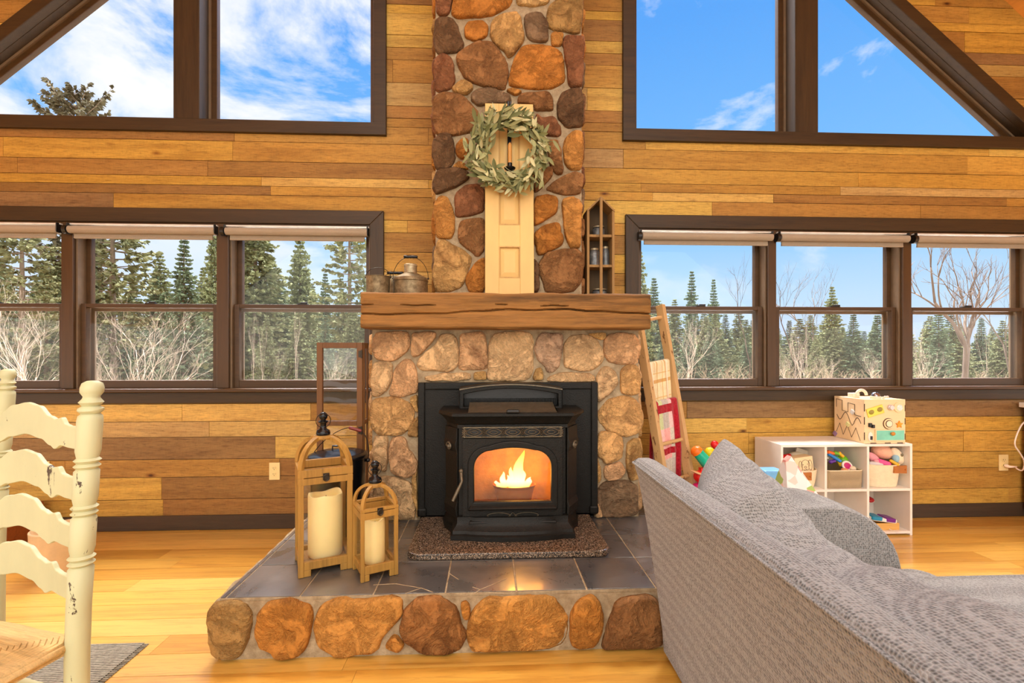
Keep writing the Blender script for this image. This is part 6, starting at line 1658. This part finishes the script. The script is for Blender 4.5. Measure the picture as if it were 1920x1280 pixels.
for u, v, Y_ in [(1490,590,14),(1520,600,14.5),(1745,595,14),(1860,590,13)]:
    btree(BW[1], u, v, Y_, 'slim pale sapling trunk among the shrubs behind the right windows', 'pale saplings behind the right windows', ws=.35, name='sapling')
# brush nobody could count
b = MB(); rr = random.Random(99)
for k in range(2600):
    x = rr.uniform(-32,36); y = rr.uniform(14,30); z = gz(x,y); h = rr.uniform(.3,1.2); a = rr.random()*6.28; l = rr.uniform(.1,.7)
    p = Vector((x,y,z-.05)); e = p+Vector((cos(a)*l,sin(a)*l,h)); m = p.lerp(e,.5)+Vector((rr.gauss(0,.08),rr.gauss(0,.08),0))
    b.tube([p,m,e], [.012,.008,.003], 3)
    for j in range(3):
        q = p.lerp(e, rr.uniform(.3,.9)); b.tube([q, q+Vector((rr.uniform(-.4,.4),rr.uniform(-.3,.3),rr.uniform(.1,.5)))], [.005,.002], 3)
tag(b.build('undergrowth', m_leafy('brush', (158,138,116), .25)), 'tangled pale brush at the foot of the forest outside', 'brush', kind='stuff')
# ================================================================ sky, fill lights, camera
wd = bpy.data.worlds.new('sky'); SC.world = wd; wd.use_nodes = True
t = wd.node_tree; t.nodes.clear()
class W(NT):
    def __init__(self): self.t = t; self.out = self.n('ShaderNodeOutputWorld')
k = W()
tc = k.n('ShaderNodeTexCoord'); sp = k.n('ShaderNodeSeparateXYZ'); k.l(tc.outputs['Generated'], sp.inputs[0])
X, Y, Z = sp.outputs
base = k.ramp(Z, [(0, (.66,.80,.95,1)), (.10, (.50,.72,.95,1)), (.26, (.21,.53,.95,1)), (.55, (.10,.37,.90,1)), (1, (.07,.28,.75,1))])
mp = k.n('ShaderNodeMapping'); mp.inputs['Scale'].default_value = (1.0,1.0,2.1); mp.inputs['Location'].default_value = (.35,.2,.12); mp.inputs['Rotation'].default_value = (0,.30,0); k.l(tc.outputs['Generated'], mp.inputs[0])
n1 = k.noise(mp.outputs[0], 3.1, 9, .60, .35)
cov = k.n('ShaderNodeMapRange'); cov.inputs['From Min'].default_value = -.75; cov.inputs['From Max'].default_value = .45; cov.inputs['To Min'].default_value = .125; cov.inputs['To Max'].default_value = -.11; k.l(X, cov.inputs[0])
f = k.math('ADD', n1, cov.outputs[0])
cl = k.ramp(f, [(.47, (0,0,0,1)), (.57, (.75,.75,.75,1)), (.65, (1,1,1,1))])
hz = k.n('ShaderNodeMapRange', interpolation_type='SMOOTHSTEP'); hz.inputs['From Min'].default_value = .08; hz.inputs['From Max'].default_value = .30; hz.inputs['To Min'].default_value = .35; k.l(Z, hz.inputs[0])
clf = k.n('ShaderNodeSeparateColor'); k.l(cl, clf.inputs[0])
sky = k.mix(k.math('MULTIPLY', clf.outputs[0], hz.outputs[0]), base, (.98,.98,1.0,1))
# glow added to unseen sky as fill: high above, and behind the house
hi = k.n('ShaderNodeMapRange', interpolation_type='SMOOTHSTEP'); hi.inputs['From Min'].default_value = .60; hi.inputs['From Max'].default_value = .85; k.l(Z, hi.inputs[0])
bk = k.n('ShaderNodeMapRange', interpolation_type='SMOOTHSTEP'); bk.inputs['From Min'].default_value = .05; bk.inputs['From Max'].default_value = -.5; k.l(Y, bk.inputs[0])
fr = k.n('ShaderNodeMapRange', interpolation_type='SMOOTHSTEP'); fr.inputs['From Min'].default_value = .0; fr.inputs['From Max'].default_value = .35; k.l(Y, fr.inputs[0])
hif = k.math('MULTIPLY', hi.outputs[0], fr.outputs[0])
amt = k.math('MAXIMUM', hi.outputs[0], bk.outputs[0])
sky = k.mix(amt, sky, (1.0,.95,.87,1))
st = k.math('ADD', k.math('ADD', 1.0, k.math('ADD', k.math('MULTIPLY', hif, 42.0), k.math('MULTIPLY', hi.outputs[0], 2.0))), k.math('MULTIPLY', bk.outputs[0], 1.5))
gd = k.n('ShaderNodeMapRange'); gd.inputs['From Min'].default_value = -.12; gd.inputs['From Max'].default_value = .0; gd.inputs['To Min'].default_value = .35; k.l(Z, gd.inputs[0]); st = k.math('MULTIPLY', st, gd.outputs[0])
bg = k.n('ShaderNodeBackground'); k.l(sky, bg.inputs[0]); k.l(st, bg.inputs[1]); k.l(bg.outputs[0], k.out.inputs[0])

def area_light(name, loc, e, size, col, rot=(0,0,0), size_y=None):
    l = bpy.data.lights.new(name, 'AREA'); l.energy = e; l.size = size; l.color = col
    if size_y: l.shape = 'RECTANGLE'; l.size_y = size_y
    o = bpy.data.objects.new(name, l); COL.objects.link(o); o.location = loc; o.rotation_euler = rot
    return o
area_light('fill_light', (.1, .2, 4.6), 52, 3.0, (1,.96,.89))  # unseen area lights added to brighten the interior
area_light('fill_light', (-1.5, -1.6, 3.4), 22, 2.0, (1,.96,.9), (radians(50),0,0))
area_light('fill_light', (1.8, -1.6, 3.4), 22, 2.0, (1,.96,.9), (radians(50),0,0))

cam = bpy.data.cameras.new('camera'); cam.sensor_width = 36; cam.lens = F*36/1920; cam.shift_y = 20/1920; cam.clip_start = .02; cam.clip_end = 2000
co = bpy.data.objects.new('camera', cam); COL.objects.link(co); co.location = (0,0,EYE); co.rotation_euler = (pi/2, 0, -TH)
SC.camera = co
vs = SC.view_settings; vs.view_transform = 'Standard'; vs.look = 'None'; vs.gamma = 1; vs.exposure = .16; vs.use_curve_mapping = False
